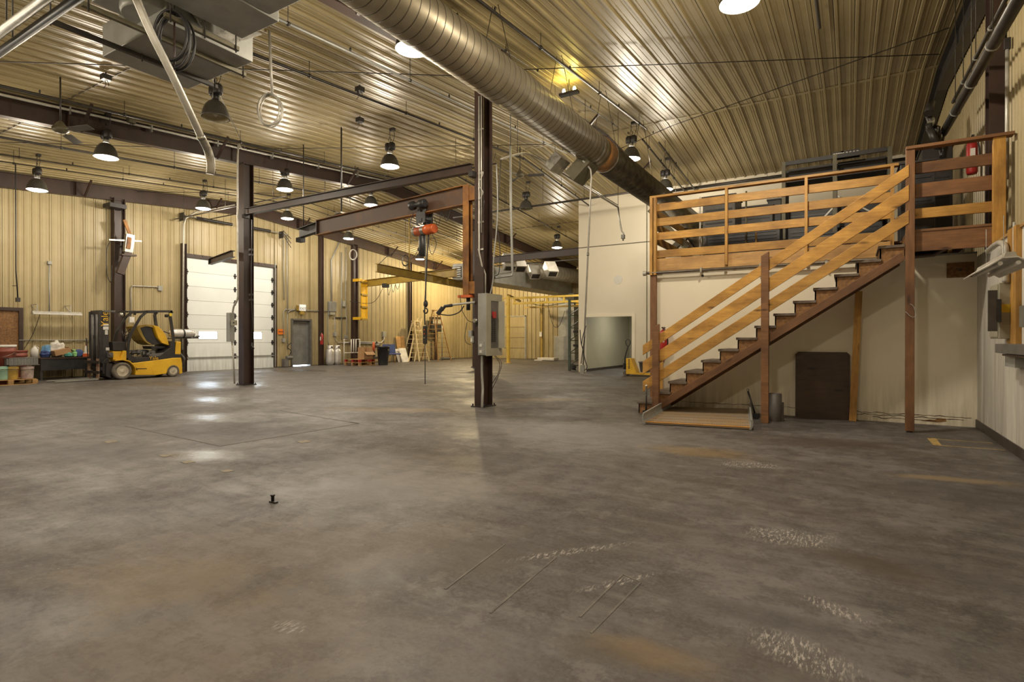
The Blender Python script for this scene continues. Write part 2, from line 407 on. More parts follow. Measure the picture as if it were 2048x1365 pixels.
# ================================================================== SETTING
XL, XR, Y0, Y1 = -21.85, 1.54, -1.7, 31.0
XRU = 1.78
fl = MB().bb(XL - .3, XRU + .3, Y0 - .3, Y1 + .3, -.2, 0).build('floor', m_floor); tag(fl, kind='structure')
def struct(mb, name, m, parent=None):
    o = mb.build(name, m, parent)
    if parent is None: o['kind'] = 'structure'
    return o
def holed(axis, c, t, s0, s1, z0, z1, holes):
    """wall slab of thickness t at coordinate c with rectangular holes (a, b, za, zb)"""
    ss = sorted({s0, s1, *[h[0] for h in holes], *[h[1] for h in holes]}); zz = sorted({z0, z1, *[h[2] for h in holes], *[h[3] for h in holes]})
    m = MB()
    for i in range(len(ss) - 1):
        for j in range(len(zz) - 1):
            sm, zm = (ss[i] + ss[i + 1]) / 2, (zz[j] + zz[j + 1]) / 2
            if sm < s0 or sm > s1 or zm < z0 or zm > z1: continue
            if any(h[0] < sm < h[1] and h[2] < zm < h[3] for h in holes): continue
            if axis == 'x': m.bb(c, c + t, ss[i], ss[i + 1], zz[j], zz[j + 1])
            else: m.bb(ss[i], ss[i + 1], c, c + t, zz[j], zz[j + 1])
    return m
def rib_mesh(name, W, step, hgt, mat_, minor=True):
    prof = [(0, 0)]; n = int(round(W / step)); gd = .028 if minor else .0
    for i in range(n):
        c = step * (i + .5)
        if minor:
            prof += [(c - step * .36, 0), (c - step * .345, -.007), (c - step * .31, -.007), (c - step * .295, 0)]
        prof += [(c - .034, 0), (c - .020, -hgt), (c + .020, -hgt), (c + .030, 0)]
        if minor: prof += [(c + .031, gd), (c + .042, gd), (c + .043, 0)]
        if minor:
            prof += [(c + step * .295, 0), (c + step * .31, -.007), (c + step * .345, -.007), (c + step * .36, 0)]
    prof.append((W, 0))
    mb = MB(); k = len(prof)
    mb._add([(x, y, 0) for x, y in prof] + [(x, y, 1) for x, y in prof], [[i, i + 1, k + i + 1, k + i] for i in range(k - 1)])
    me = mb.mesh(name); me.materials.append(mat_); return me
W = .915
me_wall = rib_mesh('wall_panel', W, .305, .030, m_cream)
me_wallr = rib_mesh('wall_panel_close', W, .1525, .022, m_cream, False)
me_ceil = rib_mesh('ceiling_panel', W, .305, .030, m_ceil)
me_half = None
def panel(me, parent, loc, rz, h):
    o = bpy.data.objects.new('panel', me); link(o); o.parent = parent
    o.location = Vector(loc) - wloc(parent); o.rotation_euler = (0, 0, rz); o.scale = (1, 1, h); return o
def run_panels(me, parent, axis, c0_, s0, s1, sgn, ztop, holes, z0=0.02):
    n = int(math.ceil((s1 - s0) / W - 1e-6))
    for i in range(n):
        a0 = s0 + i * W; b0 = min(a0 + W, s1)
        cuts = sorted({a0, b0, *[c for h in holes for c in h[:2] if a0 + .02 < c < b0 - .02]})
        for a, b in zip(cuts, cuts[1:]):
            mid = (a + b) / 2; segs = [(z0, ztop(a, b))]
            for h in holes:
                if h[0] < mid < h[1]:
                    segs = [q for p in segs for q in ((p[0], min(p[1], h[2])), (max(p[0], h[3]), p[1])) if q[1] - q[0] > .03]
            for z_a, z_b in segs:
                if axis == 'x': loc, rz = ((c0_, a, z_a), math.pi / 2) if sgn > 0 else ((c0_, b, z_a), -math.pi / 2)
                else: loc, rz = ((a, c0_, z_a), 0) if sgn < 0 else ((b, c0_, z_a), math.pi)
                panel(me, parent, loc, rz, z_b - z_a).scale.x = (b - a) / W

# left wall with the overhead door, the exit door, the boarded window and a second overhead door nearer the camera
DL = (11.85, 15.70, 0, 4.42); DX = (16.62, 17.62, 0, 2.16); DN = (-0.2, 4.0, 0, 4.3); WN = (4.6, 6.80, .40, 2.12)
S0 = XL and (DL[0] - W * 16)
wl = struct(holed('x', XL - .25, .2, Y0 - .4, Y1 + .4, 0, 7.4, [DL, DX, DN, WN]), 'wall_left', m_shell)
run_panels(me_wall, wl, 'x', XL, Y0, Y1, 1, lambda a, b: roof((a + b) / 2) - .12,
           [(DL[0] - .1, DL[1] + .04, 0, DL[3] + .08), (DX[0] - .04, DX[1] + .04, 0, 2.2), (DN[0] - .1, DN[1] + .1, 0, DN[3] + .1), (WN[0] - .05, WN[1] + .05, WN[2] - .05, WN[3] + .05)])
# far wall
DF = (-21.2, -17.85, 0, 2.72)
wf = struct(MB().bb(XL - .3, XRU + .3, Y1 + .05, Y1 + .25, 0, 7.2), 'wall_back', m_shell)
XD1 = atY(1050, 700, Y1).x; DF = (XD1 - 3.66, XD1, 0, atY(1030, 634, Y1).z)
run_panels(me_wall, wf, 'y', Y1, XD1 - W * 5, -8.9, -1, lambda a, b: roof(Y1), [(DF[0], DF[1], 0, DF[3])])
# front wall behind the camera, right wall
wn = struct(MB().bb(XL - .3, XRU + .3, Y0 - .3, Y0 - .1, 0, 7.2), 'wall_front', m_shell)
run_panels(me_wall, wn, 'y', Y0, XL, XR, 1, lambda a, b: roof(Y0), [])
wr = struct(MB().bb(XRU + .02, XRU + .22, Y0 - .3, Y1 + .3, 0, 7.3), 'wall_right', m_shell)
run_panels(me_wallr, wr, 'x', XRU, Y0, Y1, -1, lambda a, b: roof((a + b) / 2) - .05, [], 2.4)
wrl = struct(MB().bb(XR, XRU + .01, Y0, 19.65, 0, 2.42), 'wall_right_lower', m_plast2)
MB().bb(XR - .02, XRU, Y0, 9.1, 2.42, 2.45).build('ledge', m_woodl, wrl)
bbd = struct(MB().bb(XR - .014, XR, Y0, 10.15, 0, .115), 'baseboard_right', m_base)
# ceiling
ce = MB()
for a, b in ((Y0 - .4, RIDGE), (RIDGE, Y1 + .4)):
    ce.bar(((XL + XRU) / 2, a, roof(a) + .12), ((XL + XRU) / 2, b, roof(b) + .12), XRU - XL + .7, .12)
ce = struct(ce, 'ceiling', m_shell)
def ceil_piece(x, ya, yb):
    o = bpy.data.objects.new('panel', me_ceil); link(o); o.parent = ce
    a = Vector((x, ya, roof(ya) + .02)); b = Vector((x, yb, roof(yb) + .02)); d = b - a; L = d.length; d.normalize()
    X = Vector((-1, 0, 0)); Yv = d.cross(X)
    M = Matrix((X, Yv, d)).transposed(); o.rotation_euler = M.to_euler(); o.location = a; o.scale = (1, 1, L)
for i in range(26):
    x = XRU - i * W
    for ya, yb in ((Y0, 5.1), (5.1, RIDGE), (RIDGE, 22.2), (22.2, Y1)):
        ceil_piece(x, ya, yb)
MB().bar((XL, RIDGE, roof(RIDGE) + .005), (XRU, RIDGE, roof(RIDGE) + .005), .12, .006).build('ridge_cap', m_ceil, ce)
for yy in (5.1, 22.2):
    MB().bar((XL, yy, roof(yy) - .001), (XRU, yy, roof(yy) - .001), .012, .02).build('lap_joint', m_shell, ce)

# main frames: tapered steel columns and roof beams -----------------------------------------
def column(x, y, h, label, dep=.30, fw=.2, plate=True):
    t = thing('steel_column', label, 'column', (x, y, 0), 'steel building columns')
    MB().ibeam((x, y, .02), (x, y, h), dep, fw, up=(0, 1, 0)).build('shaft', m_brown, t)
    if plate:
        MB().bb(x - fw / 2 - .05, x + fw / 2 + .05, y - dep / 2 - .05, y + dep / 2 + .05, 0, .02).build('base_plate', m_dark, t)
        for sx in (-1, 1):
            for sy in (-1, 1): MB().lathe([(.014, .02), (.014, .06)], (x + sx * (fw / 2 + .025), y + sy * (dep / 2 + .02), 0), n=6).build('anchor_bolt', m_dark, t)
    return t
def beam(x, label, dep=.46, dark=False, y0=Y0 + .1, y1=Y1 - .1):
    t = thing('roof_beam', label, 'beam', (x, RIDGE, 6.5), 'steel roof beams')
    mm = m_dark if dark else m_brown; off = dep / 2 + .06
    for a, b in ((y0, RIDGE), (RIDGE, y1)):
        MB().ibeam((x, a, roof(a) - off), (x, b, roof(b) - off), dep, .18).build('rafter', mm, t)
    for yy in (5.2, 8.2, 12.6, 16.8, 22.6, 26.5):
        if y0 < yy < y1:
            MB().bar((x + .06, yy, roof(yy) - .06 - dep + .02), (x + .06, yy, roof(yy) - .07), .008, .17, up=(1, 0, 0)).build('stiffener', mm, t)
            for sx in (1,):
                MB().bar((x + sx * .05, yy + .25, roof(yy) - .04 - dep), (x + sx * .55, yy + .25, roof(yy) - .03), .05, .05).build('brace', mm, t)
    return t
XA, XB, XC, XW = -14.15, -5.84, 1.60, -21.68
column(XB, 8.62, roof(8.6) - .50, 'brown steel column with the grey breaker panel on its side')
column(XA, 9.30, roof(9.3) - .50, 'dark brown steel column standing before the white overhead door', .30, .24)
column(XA, 20.3, roof(20.3) - .50, 'grey brown steel column behind the breaker panel column')
column(XC + .06, 9.75, roof(9.7) - .5, 'brown steel column against the ribbed right wall', .26, .16, False)
column(XW + .02, 9.45, roof(9.45) - .45, 'dark wide wall column behind the forklift mast', .34, .26)
column(XW - .03, 11.70, 4.9, 'narrow brown post at the left edge of the overhead door', .16, .16, False)
column(XW - .03, 18.16, roof(18.1) - .45, 'brown wall post right of the exit door with a red extinguisher', .18, .16, False)
column(XW + .0, 20.24, roof(20.2) - .45, 'brown wall column carrying the mustard wall jib', .30, .2)
column(XW - .03, 24.5, roof(24.5) - .45, 'brown wall post left of the step ladders', .18, .14, False)
beam(XA, 'brown roof beam over the middle column row')
beam(XB, 'brown roof beam half hidden by the spiral duct')
beam(XW, 'brown roof beam along the top of the left wall')
beam(XC + .05, 'dark roof beam along the top of the right wall', dark=True)

# overhead door on the left wall ------------------------------------------------------------
def overhead(name, y0, y1, h, nsec, wins, label=None):
    x = XL - .10
    dr = struct(MB().bb(XL - .02, XL + .03, y0 - .12, y0, 0, h + .1).bb(XL - .02, XL + .03, y1, y1 + .12, 0, h + .1).bb(XL - .02, XL + .03, y0 - .12, y1 + .12, h, h + .14), name, m_brown)
    hs = h / nsec
    for i in range(nsec):
        za, zb = i * hs + (.006 if i else 0), (i + 1) * hs - .006
        hl = []
        if i == wins[0]:
            for c in wins[1]: hl.append((c - wins[2] / 2, c + wins[2] / 2, za + hs * .28, za + hs * .80))
        sec = holed('x', x, .045, y0, y1, za, zb, hl).bb(x - .02, x + .015, y0 - .1, y1 + .1, zb - .03, zb + .04).build('panel', m_doorw, dr)
        for a in hl:
            MB().bb(x + .015, x + .02, a[0], a[1], a[2], a[3]).build('pane', m_glass, sec)
            f = MB()
            for q in ((a[0] - .02, a[0], a[2] - .02, a[3] + .02), (a[1], a[1] + .02, a[2] - .02, a[3] + .02), (a[0], a[1], a[2] - .02, a[2]), (a[0], a[1], a[3], a[3] + .02)):
                f.bb(x + .03, x + .055, *q)
            f.build('window_frame', m_white, sec)
        if i:
            for c in (y0 + .06, (y0 * .47 + y1 * .53), y1 - .06):
                hg = MB().bb(x + .045, x + .06, c - .035, c + .035, za - .11, za + .10).lathe([(.014, -.06), (.014, .06)], (x + .07, c, za), (0, 1, 0), 8)
                hg.bb(x + .045, x + .055, c - .06, c + .06, za - .03, za + .03).build('hinge', m_dark, dr)
    MB().bb(x + .045, x + .09, y0, y1, hs * .92, hs * .92 + .05).build('strut', m_galvd, dr)
    for yy in (y0 - .03, y1 + .03):
        MB().bar((x + .12, yy, .03), (x + .12, yy, h + .25), .05, .035).build('track', m_galvd, dr)
        MB().tube([(x + .12, yy, h + .25)] + arc((x + .62, yy, h + .25), .5, 180, 90, 6) + [(x + 1.5, yy, h + .8)], .03, 6).build('track', m_galvd, dr) if False else None
    return dr
d1 = overhead('door_1', DL[0], DL[1], DL[3], 8, (2, (12.75, 14.75), .75))
overhead('door_2', DN[0], DN[1], DN[3], 8, (2, (.7, 1.9, 3.1), .75))
# second far door on the back wall
d3 = struct(MB().bb(DF[0] - .1, DF[0], Y1 - .06, Y1 + .02, 0, DF[3] + .08).bb(DF[1], DF[1] + .1, Y1 - .06, Y1 + .02, 0, DF[3] + .08).bb(DF[0] - .1, DF[1] + .1, Y1 - .06, Y1 + .02, DF[3], DF[3] + .06), 'door_3', m_galvd)
for i in range(4):
    hh = DF[3] / 4; MB().bb(DF[0], DF[1], Y1 - .03, Y1 + .02, i * hh + .01, (i + 1) * hh - .012).build('panel', m_cream, d3)
# exit door
x = XL
d4 = MB()
for q in ((DX[0] - .06, DX[0] + .02, 0, 2.2), (DX[1] - .02, DX[1] + .06, 0, 2.2), (DX[0], DX[1], 2.12, 2.2)):
    d4.bb(x - .2, x + .06, *q)
d4 = struct(d4, 'door_4', m_greyd)
lf = MB().bb(x - .16, x - .11, DX[0] + .015, DX[1] - .015, .05, 2.13).build('door_leaf', mat('scuffed_grey_door', (.22, .22, .21), (.15, .15, .145), 2.5, .5, .2), d4)
MB().lathe([(.012, 0), (.012, .05), (.03, .055), (.03, .085), (.015, .1)], (x - .11, DX[0] + .09, 1.0), (1, 0, 0), 12).build('door_knob', m_galv, lf)
MB().bb(x - .11, x - .07, DX[1] - .1, DX[0] + .1, 2.0, 2.06).build('closer_arm', m_greyd, lf)
# ground outside, seen as daylight under the doors
tag(MB().bb(XL - 12, XL - .3, Y0, Y1, -.2, -.02).build('ground_outside', m_white), kind='structure')
# boarded window
wz = WN
w1 = MB()
for q in ((wz[0] - .1, wz[0], wz[2] - .1, wz[3] + .1), (wz[1], wz[1] + .1, wz[2] - .1, wz[3] + .1), (wz[0], wz[1], wz[3], wz[3] + .1), (wz[0], wz[1], wz[2] - .1, wz[2])):
    w1.bb(XL - .05, XL + .05, *q)
w1 = struct(w1, 'window_1', m_brown)
MB().bb(XL - .05, XL - .02, wz[0], wz[1], wz[2], wz[3]).build('chipboard_sheet', m_osb, w1)

# white block beyond the mezzanine, with its open doorway ------------------------------------
YB = 19.65; BX0 = -8.91; DO = (-8.64, -6.79, 0, 2.09)
wb = struct(holed('y', YB, .12, BX0, XR, 0, roof(YB) + .02, [DO]), 'wall_block', m_plast)
struct(MB().bb(BX0, BX0 + .1, YB + .12, Y1, 0, roof(YB) + .02), 'wall_block_side', m_plast)
zt = 4.74
MB().bb(BX0, XR, YB - .012, YB, zt, zt + .03).build('joint_strip', m_bronze, wb)
MB().bb(-6.25, -6.22, YB - .012, YB, 0, roof(YB)).build('joint_strip', m_bronze, wb)
for q in ((DO[0] - .12, DO[0], 0, DO[3] + .12), (DO[1], DO[1] + .12, 0, DO[3] + .12), (DO[0], DO[1], DO[3], DO[3] + .12)):
    MB().bb(q[0], q[1], YB - .02, YB, q[2], q[3]).build('door_casing', m_plast, wb)
MB().lathe([(.16, 0), (.16, .012)], (-7.32, YB, 3.45), (0, -1, 0), 24).build('round_patch', m_white, wb)
rm = MB().bb(-8.86, -8.72, YB + .12, 25.0, 0, 2.8).bb(-8.8, -5.5, 24.9, 25.0, 0, 2.8).bb(-5.6, -5.5, YB + .12, 25.0, 0, 2.8).bb(-8.8, -5.5, YB + .12, 25.0, 2.8, 2.9)
rm = struct(rm, 'wall_inner_room', m_green)
MB().bb(-8.72, -8.705, YB + .12, 24.9, 0, .1).bb(-8.7, -5.6, 24.885, 24.9, 0, .1).build('baseboard', m_base, rm)

# mezzanine enclosure under the deck -------------------------------------------------------
MY = 10.15; MX = -3.13; DZ = 2.72
wm = struct(MB().bb(MX, XR, MY, MY + .1, 0, 2.48).bb(MX, MX + .1, MY + .1, YB, 0, 2.48), 'wall_mezzanine', m_plast)
MB().bb(MX, XR, MY - .015, MY, 2.465, 2.49).build('trim_strip', m_galvd, wm)
p = atY(1405, 552, MY); MB().lathe([(.022, 0), (.022, .006)], (p.x, MY, p.z), (0, -1, 0), 14).build('bore_hole', m_black, wm)
a = atY(1893, 527, MY); b_ = atY(1948, 554, MY)
pl = MB().bb(a.x, b_.x, MY - .012, MY, b_.z, a.z).build('cover_plate', m_osb, wm); pl['label'] = 'brown cover plate with a dark hole'
MB().lathe([(.018, 0), (.018, .006)], ((a.x + b_.x) / 2, MY - .012, (a.z + b_.z) / 2), (0, -1, 0), 8).build('hole', m_black, pl)
for seed, (x0, x1, zz) in enumerate(((-2.6, 1.5, .13), (-.4, 1.45, .1), (.3, 1.1, .06))):
    rr = random.Random(seed); pts = []; xx = x0
    while xx < x1: pts.append((xx, zz + rr.uniform(-.012, .012))); xx += .06
    c = MB()
    for i in range(len(pts) - 1): c.bar((pts[i][0], MY - .002, pts[i][1]), (pts[i + 1][0], MY - .002, pts[i + 1][1]), .004, rr.uniform(.003, .009))
    c.build('peeling_edge', m_ply, wm)
MB().prism([(.9, .05), (1.0, .075), (1.06, .07), (1.1, .1), (1.19, .1), (1.2, .06), (1.1, .04), (1.0, .045)], lambda u, v, t: (u, t, v), MY - .003, MY).build('peeling_patch', m_osb, wm)

# ================================================================== MEZZANINE DECK, LANDING AND STAIR
t = thing('mezzanine_deck', 'timber mezzanine deck with horizontal board guard rail above the pale wall', 'deck', (MX, MY, DZ))
MB().bb(MX, XR, MY - .02, YB, DZ - .03, DZ).build('deck_floor', m_woodr, t)
for k in range(8):
    MB().bb(MX + .3 + k * .58, MX + .34 + k * .58, MY + .1, 14.5, DZ - .22, DZ - .03).build('joist', m_woodl, t)
yb = MY - .05
for z0_, z1_ in ((2.49, 2.72), (2.735, 2.87), (3.06, 3.195), (3.315, 3.455), (3.585, 3.72)):
    o = MB().bar((MX + .06, yb, (z0_ + z1_) / 2), (.56, yb, (z0_ + z1_) / 2), .038, z1_ - z0_).build('rail_board' if z0_ > 2.6 else 'rim_board', m_wood if z0_ > 2.6 else m_woodl, t, .003)
MB().bar((MX + .0, yb - .02, 3.845), (.62, yb - .02, 3.845), .12, .04).build('top_rail', m_wood, t, .003)
for xx in (atY(1453, 450, MY - .1).x, atY(1612, 450, MY - .1).x, atY(1787, 400, MY - .1).x - .02):
    MB().bb(xx - .022, xx + .022, MY - .145, MY - .07, 2.52, 3.825).build('rail_post', m_wood, t, .003)
for xx in (MX + .03, MX + .10):
    MB().bb(xx - .025, xx + .025, MY - .145, MY - .07, 2.42, 3.825).build('rail_post', m_wood, t, .003)
MB().bb(MX - .0, MX + .11, MY - .10, MY - .02, 0, 2.42).build('corner_post', m_woodr, t, .004)
# left side rail running back
for z_ in (2.8, 3.13, 3.39, 3.65):
    MB().bar((MX - .02, MY, z_), (MX - .02, 13.6, z_), .038, .135).build('rail_board', m_wood, t)
# left-end conduit
cp = thing('conduit_pipe', 'long grey pipe running under the front edge of the mezzanine deck', 'pipe', (MX, MY, 2.45))
MB().tube([(MX - .07, MY - .12, 2.46), (XR - .75, MY - .12, 2.455), (XR - .5, MY - .1, 2.47), (XR - .25, MY - .35, 2.6), (XR - .12, MY - .9, 2.66)], .027, 10).build('pipe_run', m_dpipe, cp)
MB().lathe([(.045, 0), (.045, .05), (.03, .06)], (MX - .12, MY - .12, 2.46), (1, 0, 0), 12).build('end_fitting', m_cond, cp)
for k in range(4): MB().bb(MX + .9 + k * .95, MX + .93 + k * .95, MY - .155, MY - .02, 2.42, 2.5).build('pipe_clip', m_galv, cp)

# landing
LY = 9.17
t = thing('stair_landing', 'timber landing at the stair head with brown guard boards and a wide pale post', 'landing', (.69, LY, DZ))
MB().bb(.66, XR + .08, LY + .02, MY - .08, DZ - .03, DZ).build('landing_floor', m_woodr, t)
for k in range(3): MB().bb(.7, XR, LY + .1 + k * .3, LY + .14 + k * .3, DZ - .17, DZ - .03).build('joist', m_woodr, t)
zs = [(2.45, 2.72 + .02, m_woodr), (2.90, 3.06, m_wood), (3.18, 3.39, m_woodr), (3.50, 3.66, m_woodr)]
def zat(px, py): return atY(px, py, LY).z
for pa, pb, mm in ((459, 502, m_woodr), (416, 436, m_wood), (366, 394, m_woodr), (324, 346, m_woodr)):
    z1_, z0_ = zat(1840, pa), zat(1840, pb)
    MB().bar((.74, LY + .05, (z0_ + z1_) / 2), (XR + .1, LY + .05, (z0_ + z1_) / 2), .036, z1_ - z0_).build('rail_board', mm, t, .003)
zt_ = zat(1828, 297)
MB().bar((.64, LY, zt_), (XR + .2, LY, zt_), .14, .04).build('top_rail', m_woodr, t, .003)
MB().bb(.64, .74, LY - .05, LY + .04, 0.02, zt_ - .02).build('front_post', m_woodr, t, .004)
MB().bb(.66, .72, LY - .03, LY + .02, 0.0, .02).build('post_shoe', m_dark, t)
MB().bb(XR + .0, XR + .125, LY - .04, LY + .04, 2.45, zt_ - .02).build('wide_post', m_wood, t, .004)
wk = MB().tube(smooth([(.64, LY - .06, 1.62), (.7, LY - .08, 1.55), (.75, LY - .07, 1.56), (.73, LY - .06, 1.68), (.69, LY - .055, 1.72)], 5), .004, 6).build('wire_hook', m_galvd, t)

# stair
SY0, SY1 = 9.20, 10.02
XS = [-3.06 + .2625 * i for i in range(14)]; ZS = [.20 + .1795 * i for i in range(14)]
t = thing('staircase', 'straight timber staircase with three sloping handrail boards rising to the landing', 'staircase', (-3.06, 9.2, 0))
for i in range(14):
    x0 = XS[i]; x1 = XS[i] + .2625 + .02
    MB().bb(x0 - .02, x1, SY0 - .03, SY1, ZS[i] - .038, ZS[i]).build('tread', m_tread, t, .004)
    zb = ZS[i - 1] if i else 0.0
    MB().bb(x0, x0 + .018, SY0, SY1, zb, ZS[i] - .04).build('riser', m_osb, t)
MB().bb(.66, .68, SY0, SY1, ZS[13], DZ - .04).build('riser', m_osb, t)
def zlow(x): return .16 + (x + 2.6) * (2.32 - .16) / (.61 + 2.6)
for yy in (SY0, SY1 - .04):
    poly = [(XS[0] + .25, .0)]
    for i in range(1, 14):
        poly += [(XS[i], ZS[i - 1] if i > 0 else 0), (XS[i], ZS[i] - .038)]
    poly[0] = (XS[1], 0.0)
    poly += [(.63, ZS[13] - .038), (.63, zlow(.63)), (-2.8, 0.0)]
    MB().prism(poly, lambda u, v, w_: (u, w_, v), yy, yy + .04).build('stringer', m_osb if yy == SY0 else m_woodr, t)
MB().bb(XS[0], XS[1], SY0, SY0 + .04, 0, ZS[0] - .038).build('stringer', m_osb, t)
MB().bar((-2.72, SY0 - .02, zlow(-2.72) + .05), (.62, SY0 - .02, zlow(.62) + .05), .038, .11).build('stringer_batten', m_woodr, t, .003)
def rail_at(pa, pb, y): return atY(1286, pa, y), atY(1817, pb, y)
for pa, pb, rw in ((701, 342, .0675), (736, 386, .088), (774, 434, .074)):
    a, b_ = rail_at(pa, pb, 9.13)
    dz_ = rw / math.cos(math.atan2(b_.z - a.z, b_.x - a.x))
    MB().prism([(a.x, a.z - dz_), (b_.x, b_.z - dz_), (b_.x, b_.z + dz_), (a.x, a.z + dz_)], lambda u, v, w_: (u, w_, v), 9.112, 9.148).build('handrail_board', m_wood, t, .003)
for px, ztop in ((1313, 1.47), (1530.5, 2.52)):
    q = atY(px, 700, 9.09); mb = MB()
    mb.prism([(q.x - .052, 0), (q.x + .052, 0), (q.x + .052, ztop + .03), (q.x - .052, ztop - .03)], lambda u, v, w_: (u, w_, v), 9.02, 9.11)
    mb.build('newel_post', m_woodr, t, .004)
MB().bb(-3.0, -2.88, 10.0, 10.04, .1, 1.4).build('back_post', m_wood, t)
t = thing('support_stud', 'pale timber stud propped under the upper stair beside the dark plywood sheet', 'post', (.06, 10.05, 0))
MB().bar((.04, 10.0, 0), (.12, 10.0, 1.98), .095, .04, up=(0, 1, 0)).build('stud', m_wood, t, .003)
t = thing('plywood_sheet', 'dark brown plywood sheet leaning on the pale wall under the stair', 'board', (-.4, 10.08, 0))
a = atY(1591, 704, 10.08); b_ = atY(1700, 836, 10.08)
r_ = .02
MB().prism([(a.x, 0.0), (b_.x, 0.0), (b_.x, a.z - r_ * 2), (b_.x - r_ * 2, a.z), (a.x + r_ * 2, a.z), (a.x, a.z - r_ * 2)], lambda u, v, w_: (u, w_ + v * .04, v), 10.05, 10.07).build('sheet', m_ply, t)
t = thing('metal_canister', 'dark open-topped steel tube standing beside the middle stair post', 'canister', (-.95, 9.2, 0))
q = atZ(1549, 843)
MB().lathe([(.10, 0), (.10, .42), (.093, .42), (.093, .03)], (q.x, q.y + .03, 0), n=24, cap=False).build('tube_body', m_canister, t)
MB().bb(q.x + .095, q.x + .125, q.y + .0, q.y + .06, 0, .29).build('side_angle', m_canister, t)

m_rusto = mat('orange_rust_edge', (.55, .27, .05), (.40, .18, .04), 6, .5)
# dock plate in front of the stair ---------------------------------------------------------
t = thing('dock_plate', 'rusty diamond dock plate with curved grey end lips lying before the stair', 'dock plate', (-1.9, 8.8, 0))
A_, B_, C_, D_ = atZ(1288, 849), atZ(1503, 861), atZ(1499, 826), atZ(1338, 822)
B_.z = A_.z = .03; C_.z = D_.z = .07
def plate(a, b, c, d, th=.02):
    m = MB(); vs = [Vector(v) for v in (a, b, c, d)]; m._add([*(v - Vector((0, 0, th)) for v in vs), *vs], [[0, 1, 2, 3], [4, 5, 6, 7], [0, 1, 5, 4], [1, 2, 6, 5], [2, 3, 7, 6], [3, 0, 4, 7]]); return m
plate(A_, B_, C_, D_).build('deck_plate', m_steelr, t)
MB().bar(A_ + Vector((0, .04, .004)), B_ + Vector((0, .04, .004)), .09, .004).build('painted_edge', m_rusto, t)
tm = MB()
for i in range(46):
    for j in range(7):
        u, v = (i + .5) / 46, (j + .5) / 7
        p = A_.lerp(B_, u).lerp(D_.lerp(C_, u), v) + Vector((0, 0, .003)); dx = (B_ - A_).normalized(); s_ = 1 if (i + j) % 2 else -1
        dd = (dx + Vector((-dx.y, dx.x, 0)) * s_).normalized() * .012
        tm.bar(p - dd, p + dd, .006, .004)
tm = tm.build('tread_pattern', m_steelr, t); tm['kind'] = 'stuff'
for P1, P2, sg in ((A_, D_, -1), (B_, C_, 1)):
    m = MB(); dd = (P2 - P1); n = 6; h = .16 if sg < 0 else .13
    prof = [(0, 0), (.02, .05), (.025, .10), (.01, h), (-.012, h), (.0, .10), (-.005, .05), (-.03, 0)]
    dx = (B_ - A_).normalized() * sg
    q1 = P1.lerp(P2, -.02); q2 = P1.lerp(P2, 1.05)
    vs = [q1 + dx * u + Vector((0, 0, v - .02)) for u, v in prof] + [q2 + dx * u + Vector((0, 0, v * .9)) for u, v in prof]
    k = len(prof)
    m._add(vs, [[i, (i + 1) % k, k + (i + 1) % k, k + i] for i in range(k)] + [list(range(k)), list(range(k, 2 * k))])
    m.build('side_lip', m_galvd, t)
for base, top, chx in (((1292, 832), (1293, 775), 1290), ((1512, 838), (1496, 783), 1497)):
    yq = atZ(*base).y; a = atY(base[0], base[1] - 4, yq); b_ = atY(top[0], top[1], yq)
    MB().tube([a, b_], .014, 8).build('lift_handle', m_dark, t)
    MB().lathe([(.0, 0), (.022, .01), (.022, .03), (0, .04)], b_, n=10, cap=False).build('handle_knob', m_galv, t)
    MB().box((a.x, a.y, .05), (.09, .09, .07)).build('handle_socket', m_dark, t)
    c0 = b_ + Vector((-.01, -.02, 0)); c1 = atY(chx + (2 if chx < 1400 else 5), base[1] - 2, yq)
    ch = MB()
    for k in range(12):
        p = c0.lerp(c1, (k + .5) / 12); d_ = (c1 - c0).normalized() * .012; s_ = Vector((.009, 0, 0)) if k % 2 else Vector((0, .009, 0))
        ch.tube([p - d_ - s_ * .5, p - d_ + s_ * .5, p + d_ + s_ * .5, p + d_ - s_ * .5, p - d_ - s_ * .5], .0028, 5, False)
    ch.build('chain', m_galv, t)

# things standing on the mezzanine -------------------------------------------------------------
RY = 12.6
def RX(px, py, y=RY): return atY(px, py, y)
t = thing('storage_rack', 'tall dark steel storage rack standing on the mezzanine deck', 'rack', (0, RY, DZ))
upx = [1567, 1669, 1779]
X3 = [RX(p, 400).x for p in upx]; ZT = RX(1567, 325).z
for x_ in X3:
    for dy in (0, .7): MB().bb(x_ - .035, x_ + .035, RY + dy - .03, RY + dy + .03, DZ, ZT + .0).build('upright', m_bronze if dy == 0 else m_dark, t)
for i in range(2):
    for dy in (0, .7):
        for z_ in (ZT - .03, RX(1600, 445).z, RX(1600, 520).z if True else 0):
            MB().bb(X3[i], X3[i + 1], RY + dy - .02, RY + dy + .02, z_ - .05, z_ + .03).build('shelf_beam', m_dark, t)
    MB().bb(X3[i] + .04, X3[i + 1] - .04, RY + .02, RY + .66, ZT - .42, ZT - .38).build('shelf', m_dark, t)
    MB().bb(X3[i] + .04, X3[i + 1] - .04, RY + .60, RY + .66, ZT - .42, ZT).build('back_panel', m_dark, t)
MB().bar((X3[1], RY + .7, DZ + .9), (X3[2], RY + .7, DZ + 1.5), .03, .03).build('cross_brace', m_cond, t)
MB().bar((X3[1], RY + .7, DZ + 1.5), (X3[2], RY + .7, DZ + .9), .03, .03).build('cross_brace', m_cond, t)
MB().bar((X3[0], RY + .7, DZ + .3), (X3[1], RY + .7, DZ + 1.3), .03, .03).build('cross_brace', m_cond, t)
